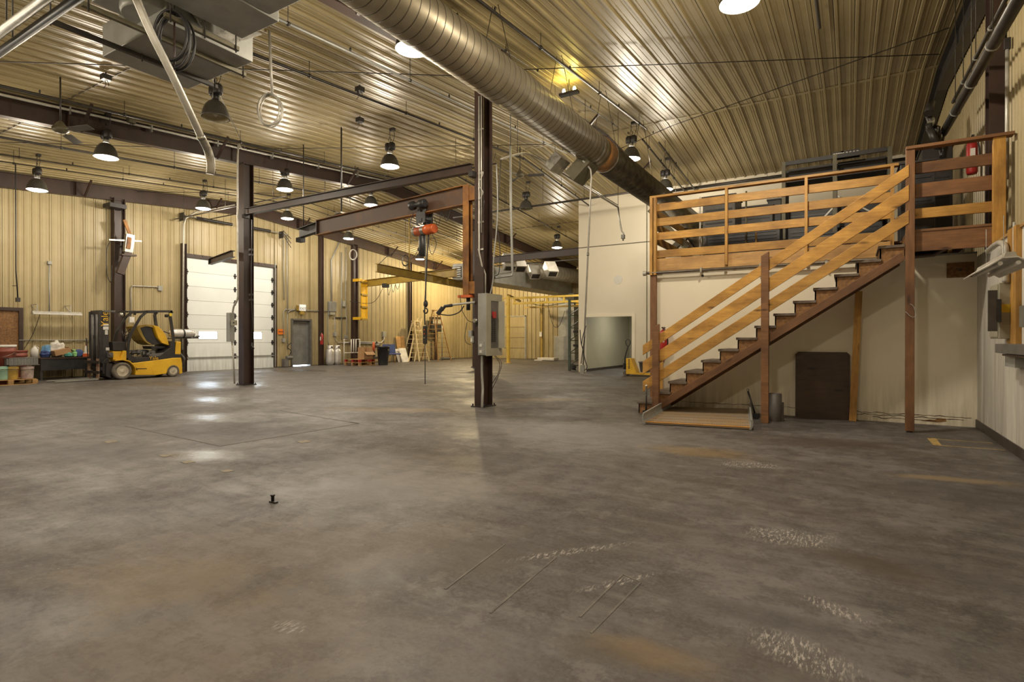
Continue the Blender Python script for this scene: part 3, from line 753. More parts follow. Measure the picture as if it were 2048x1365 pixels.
def crate(name, label, cat, px0, px1, py0, py1, y, dep, mm, det=None):
    a = atY(px0, py0, y); b_ = atY(px1, py1, y); zb = max(b_.z, DZ)
    t = thing(name, label, cat, ((a.x + b_.x) / 2, y, DZ))
    zb = DZ
    MB().bb(a.x, b_.x, y, y + dep, zb, a.z).build('body', mm, t, .01)
    f = MB()
    for k in range(5):
        z_ = zb + (a.z - zb) * (.45 + k * .09); f.bb(a.x + .06, b_.x - .06, y - .015, y, z_, z_ + .03)
    f.build('louvre', m_black, t)
    MB().bb(a.x - .02, b_.x + .02, y - .02, y + dep + .02, a.z, a.z + .03).build('lid', m_dark, t)
    return t
crate('heating_unit', 'dark boxy heating unit behind the left half of the deck rail', 'heater', 1405, 1470, 398, 500, 12.2, .8, m_greyd)
crate('heating_unit', 'taller dark unit behind the middle rail post on the deck', 'heater', 1478, 1545, 418, 500, 13.0, .8, m_greyd)
crate('tool_cabinet', 'low black cabinet on the shelf side of the storage rack', 'cabinet', 1700, 1765, 430, 500, 12.75, .5, m_black)
crate('equipment_box', 'black equipment box behind the landing guard boards', 'box', 1800, 1870, 330, 500, 11.0, .6, m_black)
crate('equipment_box', 'dark box at the far end of the deck below the boiler pipes', 'box', 1842, 1905, 300, 500, 12.6, .7, m_dark)
crate('heating_unit', 'wide black unit low behind the second deck board', 'heater', 1412, 1560, 462, 500, 11.6, .5, m_black)
crate('equipment_box', 'wide dark box standing behind the whole storage rack', 'box', 1572, 1772, 412, 500, 13.7, .6, m_dark)
crate('equipment_box', 'tall narrow dark box just left of the storage rack', 'box', 1535, 1562, 402, 500, 13.4, .6, m_dark)
crate('equipment_box', 'dark box inside the left bay of the storage rack', 'box', 1575, 1640, 452, 500, 12.7, .5, m_dark)
crate('equipment_box', 'black crate inside the right bay of the storage rack', 'box', 1640, 1690, 470, 500, 12.05, .4, m_black)
for px, mm, lab in ((1400, m_wlab, 'thin pale pipe rising behind the deck rail near the heating unit'), (1512, m_woodl, 'thin yellowish stud behind the middle of the deck rail'), (1492, m_bronze, 'dull pipe standing just left of the yellowish stud')):
    q = atY(px, 460, 11.4); t = thing('standing_pipe', lab, 'pipe', (q.x, q.y, DZ)); MB().tube([(q.x, q.y, DZ), (q.x, q.y, DZ + (1.35 if px != 1512 else .55))], .018, 8).build('pipe_run', mm, t)
# branch duct on deck, sloping
t = thing('branch_duct', 'grimy flexible duct dropping behind the left end of the deck rail', 'duct', (-2.6, 12, DZ))
pts = [RX(1330, 400, 13.5), RX(1362, 432, 13), RX(1392, 470, 12.6)]; pts[2].z = max(pts[2].z, DZ + .3)
MB().tube(smooth([pts[0], pts[1], pts[2], pts[2] + Vector((.2, 0, -.35))], 6), .2, 16).build('duct_run', m_ductd, t)
MB().bar(RX(1300, 420, 12.5), RX(1375, 498, 12.5), .12, .12).build('slanted_beam', m_bronze, t)
MB().bar(RX(1345, 498, 12.7), RX(1410, 440, 12.7), .12, .12).build('slanted_beam', m_bronze, t)
for k, (px, py, l) in enumerate(((1675, 298, .2), (1700, 293, .32))):
    q = atY(px, py, RY + .3)
    t = thing('small_tray', ['small dark tray with glinting fittings on top of the storage rack, left', 'longer dark tray of round fittings on top of the storage rack, right'][k], 'tray', (q.x, q.y, ZT))
    MB().bb(q.x - l / 2, q.x + l / 2, q.y - .12, q.y + .12, ZT, ZT + .10).build('body', m_dark, t)
    for i in range(4 + k): MB().lathe([(.022, 0), (.022, .012)], (q.x - l / 2 + .04 + i * (l - .08) / (3 + k), q.y - .12, ZT + .05), (0, -1, 0), 8).build('fitting', m_galv, t)
# dark valve cluster on the right wall above the landing
t = thing('pipe_manifold', 'dark cluster of valves and pipes below the black pipe on the right wall', 'pipes', (1.3, 11.5, 3.9))
q = atX(1878, 262, 1.25)
for k in range(9):
    o_ = Vector((R.uniform(-.18, .12), R.uniform(-.35, .35), R.uniform(-.4, .25)))
    MB().tube([q + o_, q + o_ + Vector((R.uniform(-.1, .1), R.uniform(-.25, .25), R.uniform(.1, .3)))], R.uniform(.03, .07), 10).build('fitting', m_dark, t)
for k in range(4): MB().lathe([(.07, 0), (.07, .015), (.02, .02), (.02, .08)], q + Vector((-.1 + k * .06, -.2 + k * .12, .1 - k * .1)), (-1, -.3, 0), 12).build('valve_wheel', m_bronze, t)
t['label'] = 'dark cluster of valves at the far end of the thick black wall pipe'
a = atX(1915, 240, 1.3); 
for name, lab, p0, p1, rr, xx in (('steam_pipe', 'thick black pipe sloping down the right wall past the brown column', (2046, -20), (1885, 268), .06, 1.32), ('steam_pipe', 'thin black pipe above the thick one on the right wall', (2020, -20), (1905, 205), .025, 1.38)):
    a = atX(*p0, xx); b_ = atX(*p1, xx)
    t = thing(name, lab, 'pipe', a); MB().tube([a, b_], rr, 12).build('pipe_run', m_pipe, t)
    for k in range(3):
        p = a.lerp(b_, .25 + k * .25); MB().tube([p + Vector((0, 0, rr)), Vector((p.x, p.y, roof(p.y) - .02))], .006, 6).build('hanger_rod', m_pipe, t)
        MB().lathe([(rr + .008, -.015), (rr + .008, .015)], p, (b_ - a), 12).build('clamp', m_galvd, t)
for k in range(2):
    pass
# boards on deck right of the landing, extinguisher
def extinguisher(q, label, h=.5, wall=(0, 1, 0)):
    t = thing('fire_extinguisher', label, 'fire extinguisher', q, 'red fire extinguishers')
    x, y, z = q
    MB().lathe([(.0, 0), (.06, .0), (.072, .03), (.072, h * .72), (.055, h * .8), (.025, h * .86), (.025, h * .9)], q, n=18).build('cylinder', m_red, t)
    MB().bb(x - .015, x + .015, y - .09, y + .06, z + h * .9, z + h * .95).build('handle', m_dark, t)
    MB().tube(smooth([(x, y - .03, z + h * .9), (x + .05, y - .09, z + h * .8), (x + .085, y - .06, z + h * .5), (x + .08, y - .03, z + h * .25)], 5), .011, 6).build('hose', m_black, t)
    MB().bb(x - .03, x + .03, y - .076, y - .06, z + h * .34, z + h * .62).build('white_label', m_wlab, t)
    return t
q = atX(1943, 349, 1.62); extinguisher((q.x, q.y, q.z), 'red extinguisher hanging on the ribbed wall above the landing rail', .62)
q = atX(645, 690, -21.55); extinguisher((q.x, q.y - .05, q.z), 'red extinguisher on the brown wall post right of the exit door', .62)
q = atY(1325, 702, 10.02); extinguisher((q.x + .02, 10.03, q.z), 'red extinguisher behind the foot of the stair, on the pale wall', .45)
# vertical downpipe and sensor on right wall
t = thing('wall_conduit', 'slim pale conduit with a dark cap on the upper right wall', 'conduit', (1.7, 8.3, 3.8))
a = atX(2013, 100, 1.71); b_ = atX(2005, 275, 1.71)
MB().tube([a, (a.x, a.y, b_.z - .6)], .022, 8).build('pipe_run', m_cond, t)
MB().bb(a.x - .03, a.x + .03, a.y - .03, a.y + .03, a.z, a.z + .14).build('cap_box', m_dark, t)
# right wall lower: stud, breaker panels, fluorescent fixture, gutter box ---------------------
t = thing('wall_stud', 'pale timber stud fixed upright on the right wall behind the grey panels', 'post', (XR, 7.7, 1.1))
yA, yB_ = atX(2019, 560, XR - .03).y, atX(2036, 560, XR - .03).y
MB().bb(XR - .05, XR - .0, yB_, yA, atX(2030, 690, XR).z, atX(2030, 458, XR).z).build('stud', m_wood, t, .003)
yP0 = atX(1998, 600, 1.40).y; yP1 = yP0 + .15
t = thing('breaker_panel', 'tall grey breaker panel with a yellow sticker on the right wall', 'electrical panel', (1.4, yP0, 1.1))
zt2, zb2 = atX(2000, 565, 1.40).z, atX(2000, 678, 1.40).z
MB().bb(1.40, XR, yP0, yP1 + .3, zb2, zt2).build('box', m_greyp, t, .006)
MB().bb(1.39, 1.40, yP0 + .02, yP1 + .27, zb2 + .02, zt2 - .02).build('cover', m_greyp, t)
zz = atX(2008, 615, 1.39).z
MB().bb(1.42, 1.50, yP0 - .004, yP0, zz - .045, zz + .045).build('sticker', m_ylab, t)
dd = atX(1976, 600, 1.22); 
t = thing('panel_door', 'open dark brown metal door beside the tall grey breaker panel', 'cabinet door', (1.3, yP1 + .3, 1.3))
yl = yP0 - .04; xl0, xl1 = atY(1975, 600, yl).x, atY(1994, 600, yl).x
zl0, zl1 = atY(1985, 663, yl).z, atY(1985, 581, yl).z
MB().bb(xl0, xl1, yl - .02, yl, zl0, zl1).build('door_leaf', m_canister, t, .003)
MB().bb(xl1 - .01, 1.41, yl - .02, yl + .05, zl0 + .1, zl1 - .1).build('hinge_strip', m_black, t)
t = thing('wire_trough', 'long grey wiring trough below the breaker panel on the right wall', 'trough', (1.42, 7.2, 1.1))
za, zb_ = atX(1990, 688, 1.36).z, atX(1990, 706, 1.36).z
MB().bb(1.36, XR, 5.6, atX(1990, 700, 1.36).y, zb_, za).build('box', m_greyd, t, .004)
MB().bb(1.42, XR, atX(2030, 715, 1.42).y, atX(2010, 715, 1.42).y, zb_ - .14, zb_ - .01).build('junction_box', m_galvd, t)
MB().bb(1.37, 1.5, 5.6, atX(2000, 709, 1.37).y - .1, zb_ - .025, zb_ - .005).build('lower_lip', m_brown, t)
t = thing('grey_box', 'bluish grey metal box at the right edge beside the pale stud', 'box', (1.47, 7, 1.6))
MB().bb(1.44, XR, 6.7, atX(2038, 650, 1.44).y, atX(2040, 655, 1.44).z, atX(2040, 612, 1.44).z).build('body', m_galvd, t, .006)
# fluorescent fixture
t = thing('fluorescent_fixture', 'white two-tube shop light hanging from a chain by the right wall', 'light fixture', (1.2, 7.3, 2))
a = atX(1962, 553, 1.18); b_ = Vector((1.18, a.y - 1.25, a.z))
dirv = (b_ - a).normalized()
def sect(prof, a, b, mm, nm):
    k = len(prof); m = MB(); vs = [a + Vector((u, 0, v)) for u, v in prof] + [b + Vector((u, 0, v)) for u, v in prof]
    m._add(vs, [[i, (i + 1) % k, k + (i + 1) % k, k + i] for i in range(k)] + [list(range(k)), list(range(k, 2 * k))]); return m.build(nm, mm, t)
sect([(-.15, -.02), (-.05, .05), (.05, .05), (.15, -.02), (.145, -.028), (.05, .04), (-.05, .04), (-.145, -.028)], a, b_, m_wlab, 'reflector')
sect([(-.045, .05), (.045, .05), (.03, .09), (-.03, .09)], a, b_, m_cond, 'housing')
for dx in (-.06, .06): MB().tube([a + Vector((dx, -.04, .0)), b_ + Vector((dx, .04, .0))], .018, 8).build('tube', m_wlab, t)
for u in (.2, .8):
    p = a.lerp(b_, u); MB().tube([p + Vector((0, 0, .09)), p + Vector((.0, 0, .45))], .003, 5).build('chain', m_galvd, t)
# conduit bend by the panel
t = thing('conduit_bend', 'large grey conduit bending over the landing edge down to the wall panel', 'conduit', (1.45, 8.2, 2.4))
p0 = atX(1975, 503, 1.44); p1 = atX(1996, 487, 1.44); p2 = atX(2007, 497, 1.44); 
MB().tube(smooth([p0, p1, Vector((1.45, p2.y, p2.z + .02)), Vector((1.45, p2.y - .04, p2.z - .15)), Vector((1.45, p2.y - .04, zt2))], 6), .032, 10).build('pipe_run', m_cond, t)
MB().tube([Vector((1.5, p2.y - .14, 2.5)), Vector((1.5, p2.y - .14, zt2))], .014, 8).build('side_pipe', m_cond, t)

# ================================================================== CRANES, TIES AND HOIST
def jib_text(txt, size, o, ex, ez, mm, parent, name='lettering'):
    cu = bpy.data.curves.new('txt', 'FONT'); cu.body = txt; cu.size = size; cu.extrude = .002; cu.align_x = 'CENTER'; cu.align_y = 'CENTER'
    ob = bpy.data.objects.new('txt', cu); C.objects.link(ob)
    dg = bpy.context.evaluated_depsgraph_get(); me = bpy.data.meshes.new_from_object(ob.evaluated_get(dg))
    bpy.data.objects.remove(ob); me.name = name; me.materials.clear(); me.materials.append(mm)
    ex = Vector(ex).normalized(); ez = Vector(ez).normalized(); M = Matrix((ex, ez, ex.cross(ez))).transposed()
    o2 = bpy.data.objects.new(name, me); link(o2); o2.parent = parent
    o2.rotation_euler = M.to_euler(); o2.location = Vector(o) - wloc(parent); return o2
# tie beams
t = thing('tie_beam', 'dark steel tie beam running between the two front columns above the hoist', 'beam', (-10, 8.9, 4.5))
a = atD(493, 424, 14.95); b_ = atD(944, 337, 10.3)
MB().ibeam(a, b_, .17, .12).build('beam', m_brown, t)
for p, k in ((a, 1), (b_, -1)): MB().box(p + Vector((-.02 * k, 0, -.12)), (.1, .16, .1)).build('seat_bracket', m_dark, t)
t = thing('tie_beam', 'dark steel tie beam ending at the pale block, in front of the spiral duct', 'beam', (-11, 19.6, 4.7))
a = atY(950, 527, 19.9); b_ = atY(1157, 502, 19.62)
MB().ibeam(Vector((XA + .15, 20.1, b_.z)), (BX0 + .02, 19.9, b_.z + .03), .28, .14).build('beam', m_brown, t)

# rust-coloured jib crane on the front column
t = thing('jib_crane', 'rusty orange jib crane whose long boom reaches left from the breaker panel column', 'jib crane', (-6.05, 8.5, 3))
mx, my = -6.12, 8.52
ztp = atD(940, 368, 10.35).z; zbt = atD(940, 590, 10.35).z
for dx in (-.0,):
    MB().bb(mx - .075, mx + .055, my - .07, my - .055, zbt, ztp).bb(mx - .075, mx + .055, my + .055, my + .07, zbt, ztp).bb(mx - .02, mx - .005, my - .06, my + .06, zbt, ztp).build('mast', m_rust, t)
for z_a, z_b in ((zbt + .02, zbt + .25), (ztp - .3, ztp - .05)): MB().bb(mx + .055, mx + .18, my - .05, my + .05, z_a, z_b).build('hinge_bracket', m_rust, t)
MB().bb(mx - .17, mx + .12, my - .1, my + .1, zbt - .05, zbt).build('bearing_plate', m_or, t)
MB().tube([(mx, my, zbt - .05), (mx, my, zbt - .28)], .04, 10).build('pivot_pin', m_dark, t)
be = atD(637, 470, 13.55); bs = Vector((mx - .05, my, atD(936, 389, 10.4).z))
be.z = bs.z
MB().bar(bs, be, .012, .34).build('boom_web', m_rust_shaded, t)
for k, mm in ((1, m_rust), (-1, m_rust)): MB().bar(bs + Vector((0, 0, k * .177)), be + Vector((0, 0, k * .177)), .15, .016).build('boom_flange', mm, t)
MB().box(be, (.02, .14, .36)).build('end_plate', m_brown, t)
bd = (be - bs).normalized(); bn = Vector((bd.y, -bd.x, 0))
if bn.y > 0: bn = -bn
pt = bs.lerp(be, .42)
# hoist
hx = .335
for q in (.2, .3): pass
hp = bs.lerp(be, (atY(846, 430, my + .1).x - bs.x) / (be.x - bs.x)); zbm = hp.z - .185
t = thing('chain_hoist', 'orange electric chain hoist with black trolley hanging from the rusty boom', 'hoist', (hp.x, hp.y, zbm - .2))
MB().lathe([(.07, -.2), (.085, -.18), (.085, -.05), (.05, -.02), (.05, .12), (.09, .14), (.09, .22)], hp + bn * .14 + Vector((-.02, 0, -.02)), bd, 14).build('trolley_motor', m_black, t)
m = MB()
for k in (-1, 1):
    m.bar(hp + bn * .1 * k + Vector((0, 0, -.28)) - bd * .13, hp + bn * .1 * k + Vector((0, 0, -.28)) + bd * .13, .015, .22)
m.bar(hp + bn * .12 + Vector((0, 0, -.33)), hp - bn * .12 + Vector((0, 0, -.33)), .08, .06); m.build('trolley_frame', m_black, t)
for k in (-1, 1):
    for q in (-.08, .08): MB().lathe([(.045, 0), (.045, .03)], hp + bd * q + bn * (.05 * k) + Vector((0, 0, -.14)), bn * k, 12).build('trolley_wheel', m_dark, t)
hz = zbm - .33
MB().lathe([(.085, -.30), (.095, -.26), (.10, -.24), (.10, -.1), (.102, -.1), (.102, .0), (.10, .0), (.10, .2), (.09, .24), (.07, .26)], (hp.x, hp.y, hz), bd, 18).build('motor_body', m_or, t)
MB().lathe([(.09, 0), (.098, .02), (.09, .06), (.05, .08)], Vector((hp.x, hp.y, hz)) + bd * .24, bd, 14).build('end_cap', m_galvd, t)
MB().lathe([(.104, -.04), (.104, .05)], (hp.x, hp.y, hz), bd, 18, False).build('maker_band', m_galv, t)
MB().tube([(hp.x, hp.y, hz + .1), (hp.x, hp.y, zbm - .1)], .03, 8).build('suspension_lug', m_dark, t)
cb = Vector((hp.x, hp.y, hz)) + bd * .06
MB().lathe([(.05, 0), (.075, .02), (.075, .40), (.06, .42)], cb + Vector((0, 0, -.52)), n=16).build('chain_container', m_black, t)
zh = atD(848, 612, 11.0).z
ch = MB(); c0 = Vector((hp.x + .03, hp.y, hz - .1)); nL = 58
for k in range(nL):
    p = Vector((c0.x, c0.y, c0.z + (zh - c0.z) * k / nL)); s_ = Vector((.014, 0, 0)) if k % 2 else Vector((0, .014, 0)); d_ = Vector((0, 0, .021))
    ch.tube([p - d_ - s_ * .6, p - d_ + s_ * .6, p - d_ * .4 + s_, p + d_ * .4 + s_, p + d_ + s_ * .6, p + d_ - s_ * .6, p + d_ * .4 - s_, p - d_ * .4 - s_, p - d_ - s_ * .6], .0048, 5, False)
ch.build('load_chain', m_galvd, t)
MB().lathe([(.02, .10), (.045, .06), (.045, 0), (.02, -.04)], (c0.x, c0.y, zh + .02), n=12).tube([Vector((c0.x, c0.y, zh)) + Vector(((.05 * math.sin(a_)), 0, -.09 + .05 * math.cos(a_))) for a_ in [i * math.pi / 8 for i in range(14)]], .014, 8).build('load_hook', m_dark, t)
pz = atD(850, 670, 11).z
MB().tube(smooth([(hp.x + .1, hp.y, hz - .1), (hp.x + .07, hp.y - .02, hz - .8), (c0.x + .0, c0.y - .03, zh - .1), (c0.x, c0.y - .02, pz + .2)], 6), .013, 6).build('control_cable', m_cable, t)
MB().box((c0.x, c0.y - .02, pz), (.075, .06, .36)).build('control_pendant', m_dark, t, .01)
for dz in (.1, .02, -.06): MB().lathe([(.014, 0), (.014, .012)], (c0.x + .01, c0.y - .05, pz + dz), (0, -1, 0), 8).build('button', m_or if dz > 0 else m_greyp, t)
MB().tube([(c0.x, c0.y - .02, pz - .18), (c0.x, c0.y - .02, .35)], .008, 6).build('tail_cable', m_cable, t)
for k in range(5):
    u = .25 - k * .045; p = bs.lerp(be, hx - .05 - k * .05) + Vector((0, 0, -.2)); q = bs.lerp(be, hx - .10 - k * .05) + Vector((0, 0, -.2))
    if k < 4: MB().tube(smooth([p, (p + q) / 2 + Vector((.03, 0, -.36 + .05 * k)), q], 8), .006, 5).build('festoon_cable', m_cable, t)
MB().tube(smooth([(hp.x - .2, hp.y - .1, hz + .35), (hp.x - .3, hp.y - .1, hz + .1), (hp.x - .1, hp.y - .1, hz + .05)], 6), .007, 5).build('festoon_cable', m_cable, t)
MB().tube(smooth([(hp.x + .12, hp.y, hz - .08), (hp.x + .12, hp.y, hz - .35), (hp.x + .2, hp.y, hz - .5), (hp.x + .3, hp.y, hz - .3), (hp.x + .2, hp.y, hz - .1)], 6), .007, 5).build('festoon_cable', m_cable, t)

# dark jib boom seen left of the rusty boom
t = thing('dark_boom', 'short black crane boom with a bright trolley end, left of the rusty boom', 'crane boom', (-12, 11, 4))
a = atD(599, 468, 15.5); b_ = atD(683, 438, 13.9)
MB().ibeam(a, b_, .26, .14).build('boom', m_dark, t)
MB().box(a + Vector((.05, 0, -.18)), (.2, .16, .12)).build('trolley', m_black, t)
MB().box(b_ + Vector((0, -.02, .13)), (.22, .2, .03)).build('cap_plate', m_cond, t)
MB().tube([b_ + Vector((0, 0, .1)), Vector((b_.x, b_.y, roof(b_.y) - .05))], .02, 6).build('hanger_rod', m_dark, t)
MB().tube([a + Vector((.3, -.1, .1)), Vector((a.x + .3, a.y - .1, roof(a.y) - .05))], .015, 6).build('hanger_rod', m_dark, t)
# mustard jib on left-wall column
t = thing('wall_jib', 'mustard wall jib with ladder-like mast bracketed to the far wall column', 'jib crane', (-21.3, 20.3, 3))
jx = -21.1
yv0, yv1 = atX(722, 600, jx).y, atX(734.5, 600, jx).y
z0_, z1_ = atX(728, 641, jx).z, atX(728, 560, jx).z
m = MB().bb(jx - .03, jx + .03, yv0, yv0 + .05, z0_, z1_).bb(jx - .03, jx + .03, yv1 - .05, yv1, z0_, z1_)
m.bb(jx - .02, jx - .0, yv0, yv1, z0_, z1_).build('mast', m_yel, t)
for k in range(4):
    z_ = z0_ + (z1_ - z0_) * k / 3.3; MB().bb(jx - .05, jx + .06, yv0, yv1, z_, z_ + .09).build('stiffener', m_jib, t)
for z_ in (z0_ + .02, z1_ - .1): MB().bb(XW + .1, jx, yv0 - .1, yv0 + .1, z_, z_ + .14).build('wall_bracket', m_yel, t)
a = Vector((jx, yv1, z1_ - .16)); b_ = atD(911, 582, 24.0); b_.z = a.z + .0
MB().ibeam(a, b_, .34, .16).build('boom', m_jib, t)
MB().box(b_, (.03, .18, .36)).build('end_plate', m_jib, t)
bd2 = (b_ - a).normalized()
MB().box(a + bd2 * 1.6 + Vector((0, 0, -.22)), (.3, .2, .2)).build('trolley', m_black, t)
for k in range(3):
    p = a + bd2 * (1.7 + k * .35) + Vector((0, 0, -.2)); q = p + bd2 * .35
    MB().tube(smooth([p, (p + q) / 2 + Vector((0, 0, -.5 + k * .12)), q], 8), .012, 5).build('festoon_cable', m_cable, t)
MB().tube(smooth([a + bd2 * 1.5 + Vector((0, 0, -.2)), a + bd2 * .5 + Vector((0, 0, -1.0)), (XW + .1, yv0 - .3, z1_ - 1.1)], 10), .012, 5).build('feed_cable', m_cable, t)
# mustard boom from hoist side beam
t = thing('crane_boom', 'long mustard I-beam boom passing behind the hoist chain', 'crane boom', (-12, 20, 4))
a = atD(755, 533, 21.5); b_ = atD(938, 572, 19.5); zc = atD(755, 533, 21.5).z
a = atZ(755, 535, 4.15); b_ = atZ(940, 574, 3.6); b_ = atD(938, 573, 23.6); a = atD(754, 535, 27.6); b_.z = (a.z + b_.z) / 2; a.z = b_.z + .03
a = atD(754, 536, 20.0); b_ = atD(938, 573, 24.2); b_.z = a.z = atD(754, 536, 20.0).z - .0
b_ = atZ(932, 571.5, a.z)
MB().ibeam(a, b_, .30, .16).build('boom', m_jib, t)
MB().tube([a.lerp(b_, .3) + Vector((0, 0, .15)), Vector((a.lerp(b_, .3).x, a.lerp(b_, .3).y, roof(a.lerp(b_, .3).y) - .06))], .02, 6).build('hanger_rod', m_jib, t)
jib_text('E  AF', .16, a.lerp(b_, .95) + Vector((.02, -.1, .04)), (b_ - a), (0, 0, 1), m_wlab, t)
MB().tube(smooth([a + Vector((.2, -.1, .12)), a + Vector((.9, -.1, .45)), a + Vector((1.6, 0, .2)), a + Vector((2.0, 0, .6))], 6), .012, 5).build('loose_cable', m_cable, t)

# pale yellow gantry at the back
t = thing('gantry_frame', 'pale yellow bridge gantry on square posts in the far right bay', 'gantry', (-15.2, 24.7, 0))
py_ = 24.9; p = atY(1016.5, 727, py_); zt_ = atY(1017, 592, py_).z
MB().box((p.x, py_, zt_ / 2), (.14, .14, zt_)).build('post', m_yelp, t)
MB().box((p.x, py_, .01), (.3, .3, .02)).build('base_plate', m_yelp, t)
p2 = atY(1084, 721, 29.2)
MB().box((p2.x, 29.2, zt_ / 2), (.14, .14, zt_)).build('post', m_jib, t)
MB().box((p2.x, 29.2, .01), (.3, .3, .02)).build('base_plate', m_jib, t)
za, zb_ = atY(1090, 593.5, py_).z, atY(1090, 604.5, py_).z
for z_ in (za, zb_): MB().bb(p.x + .3, BX0 - .1, py_ - .04, py_ + .04, z_ - .07, z_ + .03).build('chord', m_yelp, t)
xx = p.x + .35
while xx < BX0 - .2:
    MB().bb(xx, xx + .08, py_ - .03, py_ + .03, zb_, za).build('web_strut', m_yelp, t); xx += .95
MB().bb(p.x - .4, p.x + .3, py_ - .04, py_ + .04, za - .03, za + .03).build('stub_arm', m_yelp, t)
MB().bb(p.x - .4, p.x + .1, py_ - .04, py_ + .04, zb_ - .08, zb_).build('stub_arm', m_yelp, t)
MB().bar((p.x, py_, zt_ + .03), (p2.x - 1.5, 29.2, zt_ + .03), .12, .1).build('runway', m_jib, t)
MB().bb(p2.x - 1.2, BX0 - .1, 29.15, 29.25, zt_ - .42, zt_ - .32).build('rear_runway', m_jib, t)
MB().bb(-11.4, -11.0, py_ - .1, py_ + .1, zb_ - .2, zb_ - .04).build('trolley', m_yel, t)
for pts in ([(1096, 612), (1106, 650), (1118, 652), (1130, 622)], [(1060, 607), (1090, 612), (1130, 606)]):
    MB().tube(smooth([atY(a_, b2, py_ + .2) for a_, b2 in pts], 8), .014, 5).build('festoon_cable', m_cable, t)
MB().box((p2.x, 29.05, 1.55), (.16, .08, .28)).build('control_box', m_wlab, t)

# green storage upright beside the block
t = thing('rack_upright', 'dark green pallet rack upright frame beside the pale block', 'rack', (-9.5, 20.2, 0))
gx = atZ(1139, 742).x; gy = atZ(1139, 742).y; gz = atY(1139, 598, gy).z
for k, (dx, dy) in enumerate(((0, 0), (.35, .85))):
    MB().box((gx + dx, gy + dy, gz / 2), (.09, .08, gz)).build('post', m_grnd, t)
for k in range(6):
    z_ = .2 + k * .5
    MB().bar((gx, gy, z_), (gx + .35, gy + .85, z_), .035, .035).build('brace', m_grnd, t)
    if k < 5: MB().bar((gx, gy, z_), (gx + .35, gy + .85, z_ + .5), .03, .03).build('brace', m_grnd, t)
for z_ in (1.0, 1.55): MB().bar((gx + .02, gy + .3, z_), (gx + .5, gy + .5, z_), .12, .09).build('load_arm', m_dark, t)
t = thing('cable_pile', 'small dark heap of cable beside the foot of the green upright', 'cable', (gx + .25, gy - .05, 0))
for k in range(4):
    a_ = [Vector((gx + .22 + .1 * math.cos(i * .8 + k), gy - .1 + .1 * math.sin(i * .8 + k), .03 + .045 * k + .012 * i)) for i in range(9)]
    MB().tube(smooth(a_, 3), .018, 6).build('loop', m_cable, t)

# ================================================================== DUCTWORK
m_seam = mat('dark_seam', (.10, .085, .06), (.06, .05, .035), 6, .5, .4)
def spiral(name, label, a, b_, r, pitch, mm, mm2=None, n=28, split=None):
    a = Vector(a); b_ = Vector(b_); d = (b_ - a); L = d.length; d.normalize()
    t = thing(name, label, 'duct', a)
    segs = [(0, split or L, mm)] + ([(split, L, mm2)] if split else [])
    for s0, s1, m_ in segs:
        pt = pitch if m_ is mm else pitch * .6
        MB().lathe([(r, s0), (r, s1)], a, d, n).build('duct_section', m_, t)
        z = s0 + pt; rg = MB()
        while z < s1 - .05:
            rg.lathe([(r, z), (r * 1.008, z + .003), (r * 1.008, z + .011), (r, z + .014)], a, d, n, False); z += pt
        tag(rg.build('seam_ring', m_seam if m_ is not m_galv else m_galvd, t), kind='stuff')
    return t
DXc, DZc, DR = -4.66, 5.29, .338
ys = atX(1195, 290, DXc).y
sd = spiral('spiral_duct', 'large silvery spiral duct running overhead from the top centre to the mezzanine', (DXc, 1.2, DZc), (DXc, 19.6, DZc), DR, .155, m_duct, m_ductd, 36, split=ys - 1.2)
q = atX(1165, 310, DXc - .05)
y0_ = atX(1180, 320, DXc).y
for yy in (y0_ - .0, y0_ + .75):
    MB().lathe([(DR * 1.03, -.03), (DR * 1.03, .03)], (DXc, yy, DZc), (0, 1, 0), 36).build('joint_band', m_galv, sd)
MB().lathe([(DR * 1.025, 0), (DR * 1.025, .42)], (DXc, y0_ + .35, DZc), (0, 1, 0), 36).build('rusty_sleeve', mat('rust_sleeve', (.42, .18, .04), (.2, .12, .06), 5, .6, .2), sd)
tk = MB()
c0 = Vector((DXc, y0_ + .05, DZc - DR * .85)); dn = Vector((-.75, 0, -.66))
tk.prism([(-.28, 0), (.22, 0), (.22, .50), (-.28, .50)], lambda u, v, w_: c0 + Vector((0, u, 0)) + dn * v + Vector((.66, 0, -.75)) * w_, -.14, .14)
tk.build('outlet_box', m_bronze, sd)
c1 = c0 + Vector((-.42, -.48, .02))
MB().prism([(-.22, 0), (.22, 0), (.22, .34), (-.22, .34)], lambda u, v, w_: c1 + Vector((0, u, 0)) + dn * v + Vector((.66, 0, -.75)) * w_, -.1, .1).build('outlet_hood', m_galv, sd)
for yy in (2.4, 4.6, 7.2, 9.4, 11.6, 14.2, 16.6):
    for sx in (-1, 1): MB().tube([(DXc + sx * DR * .95, yy, DZc), (DXc + sx * .05, yy, roof(yy))], .006, 5).build('hanger_wire', m_pipe, sd)
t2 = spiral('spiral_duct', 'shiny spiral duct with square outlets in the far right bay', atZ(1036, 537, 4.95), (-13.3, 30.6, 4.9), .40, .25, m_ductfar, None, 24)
a = atZ(1036, 537, 4.95)
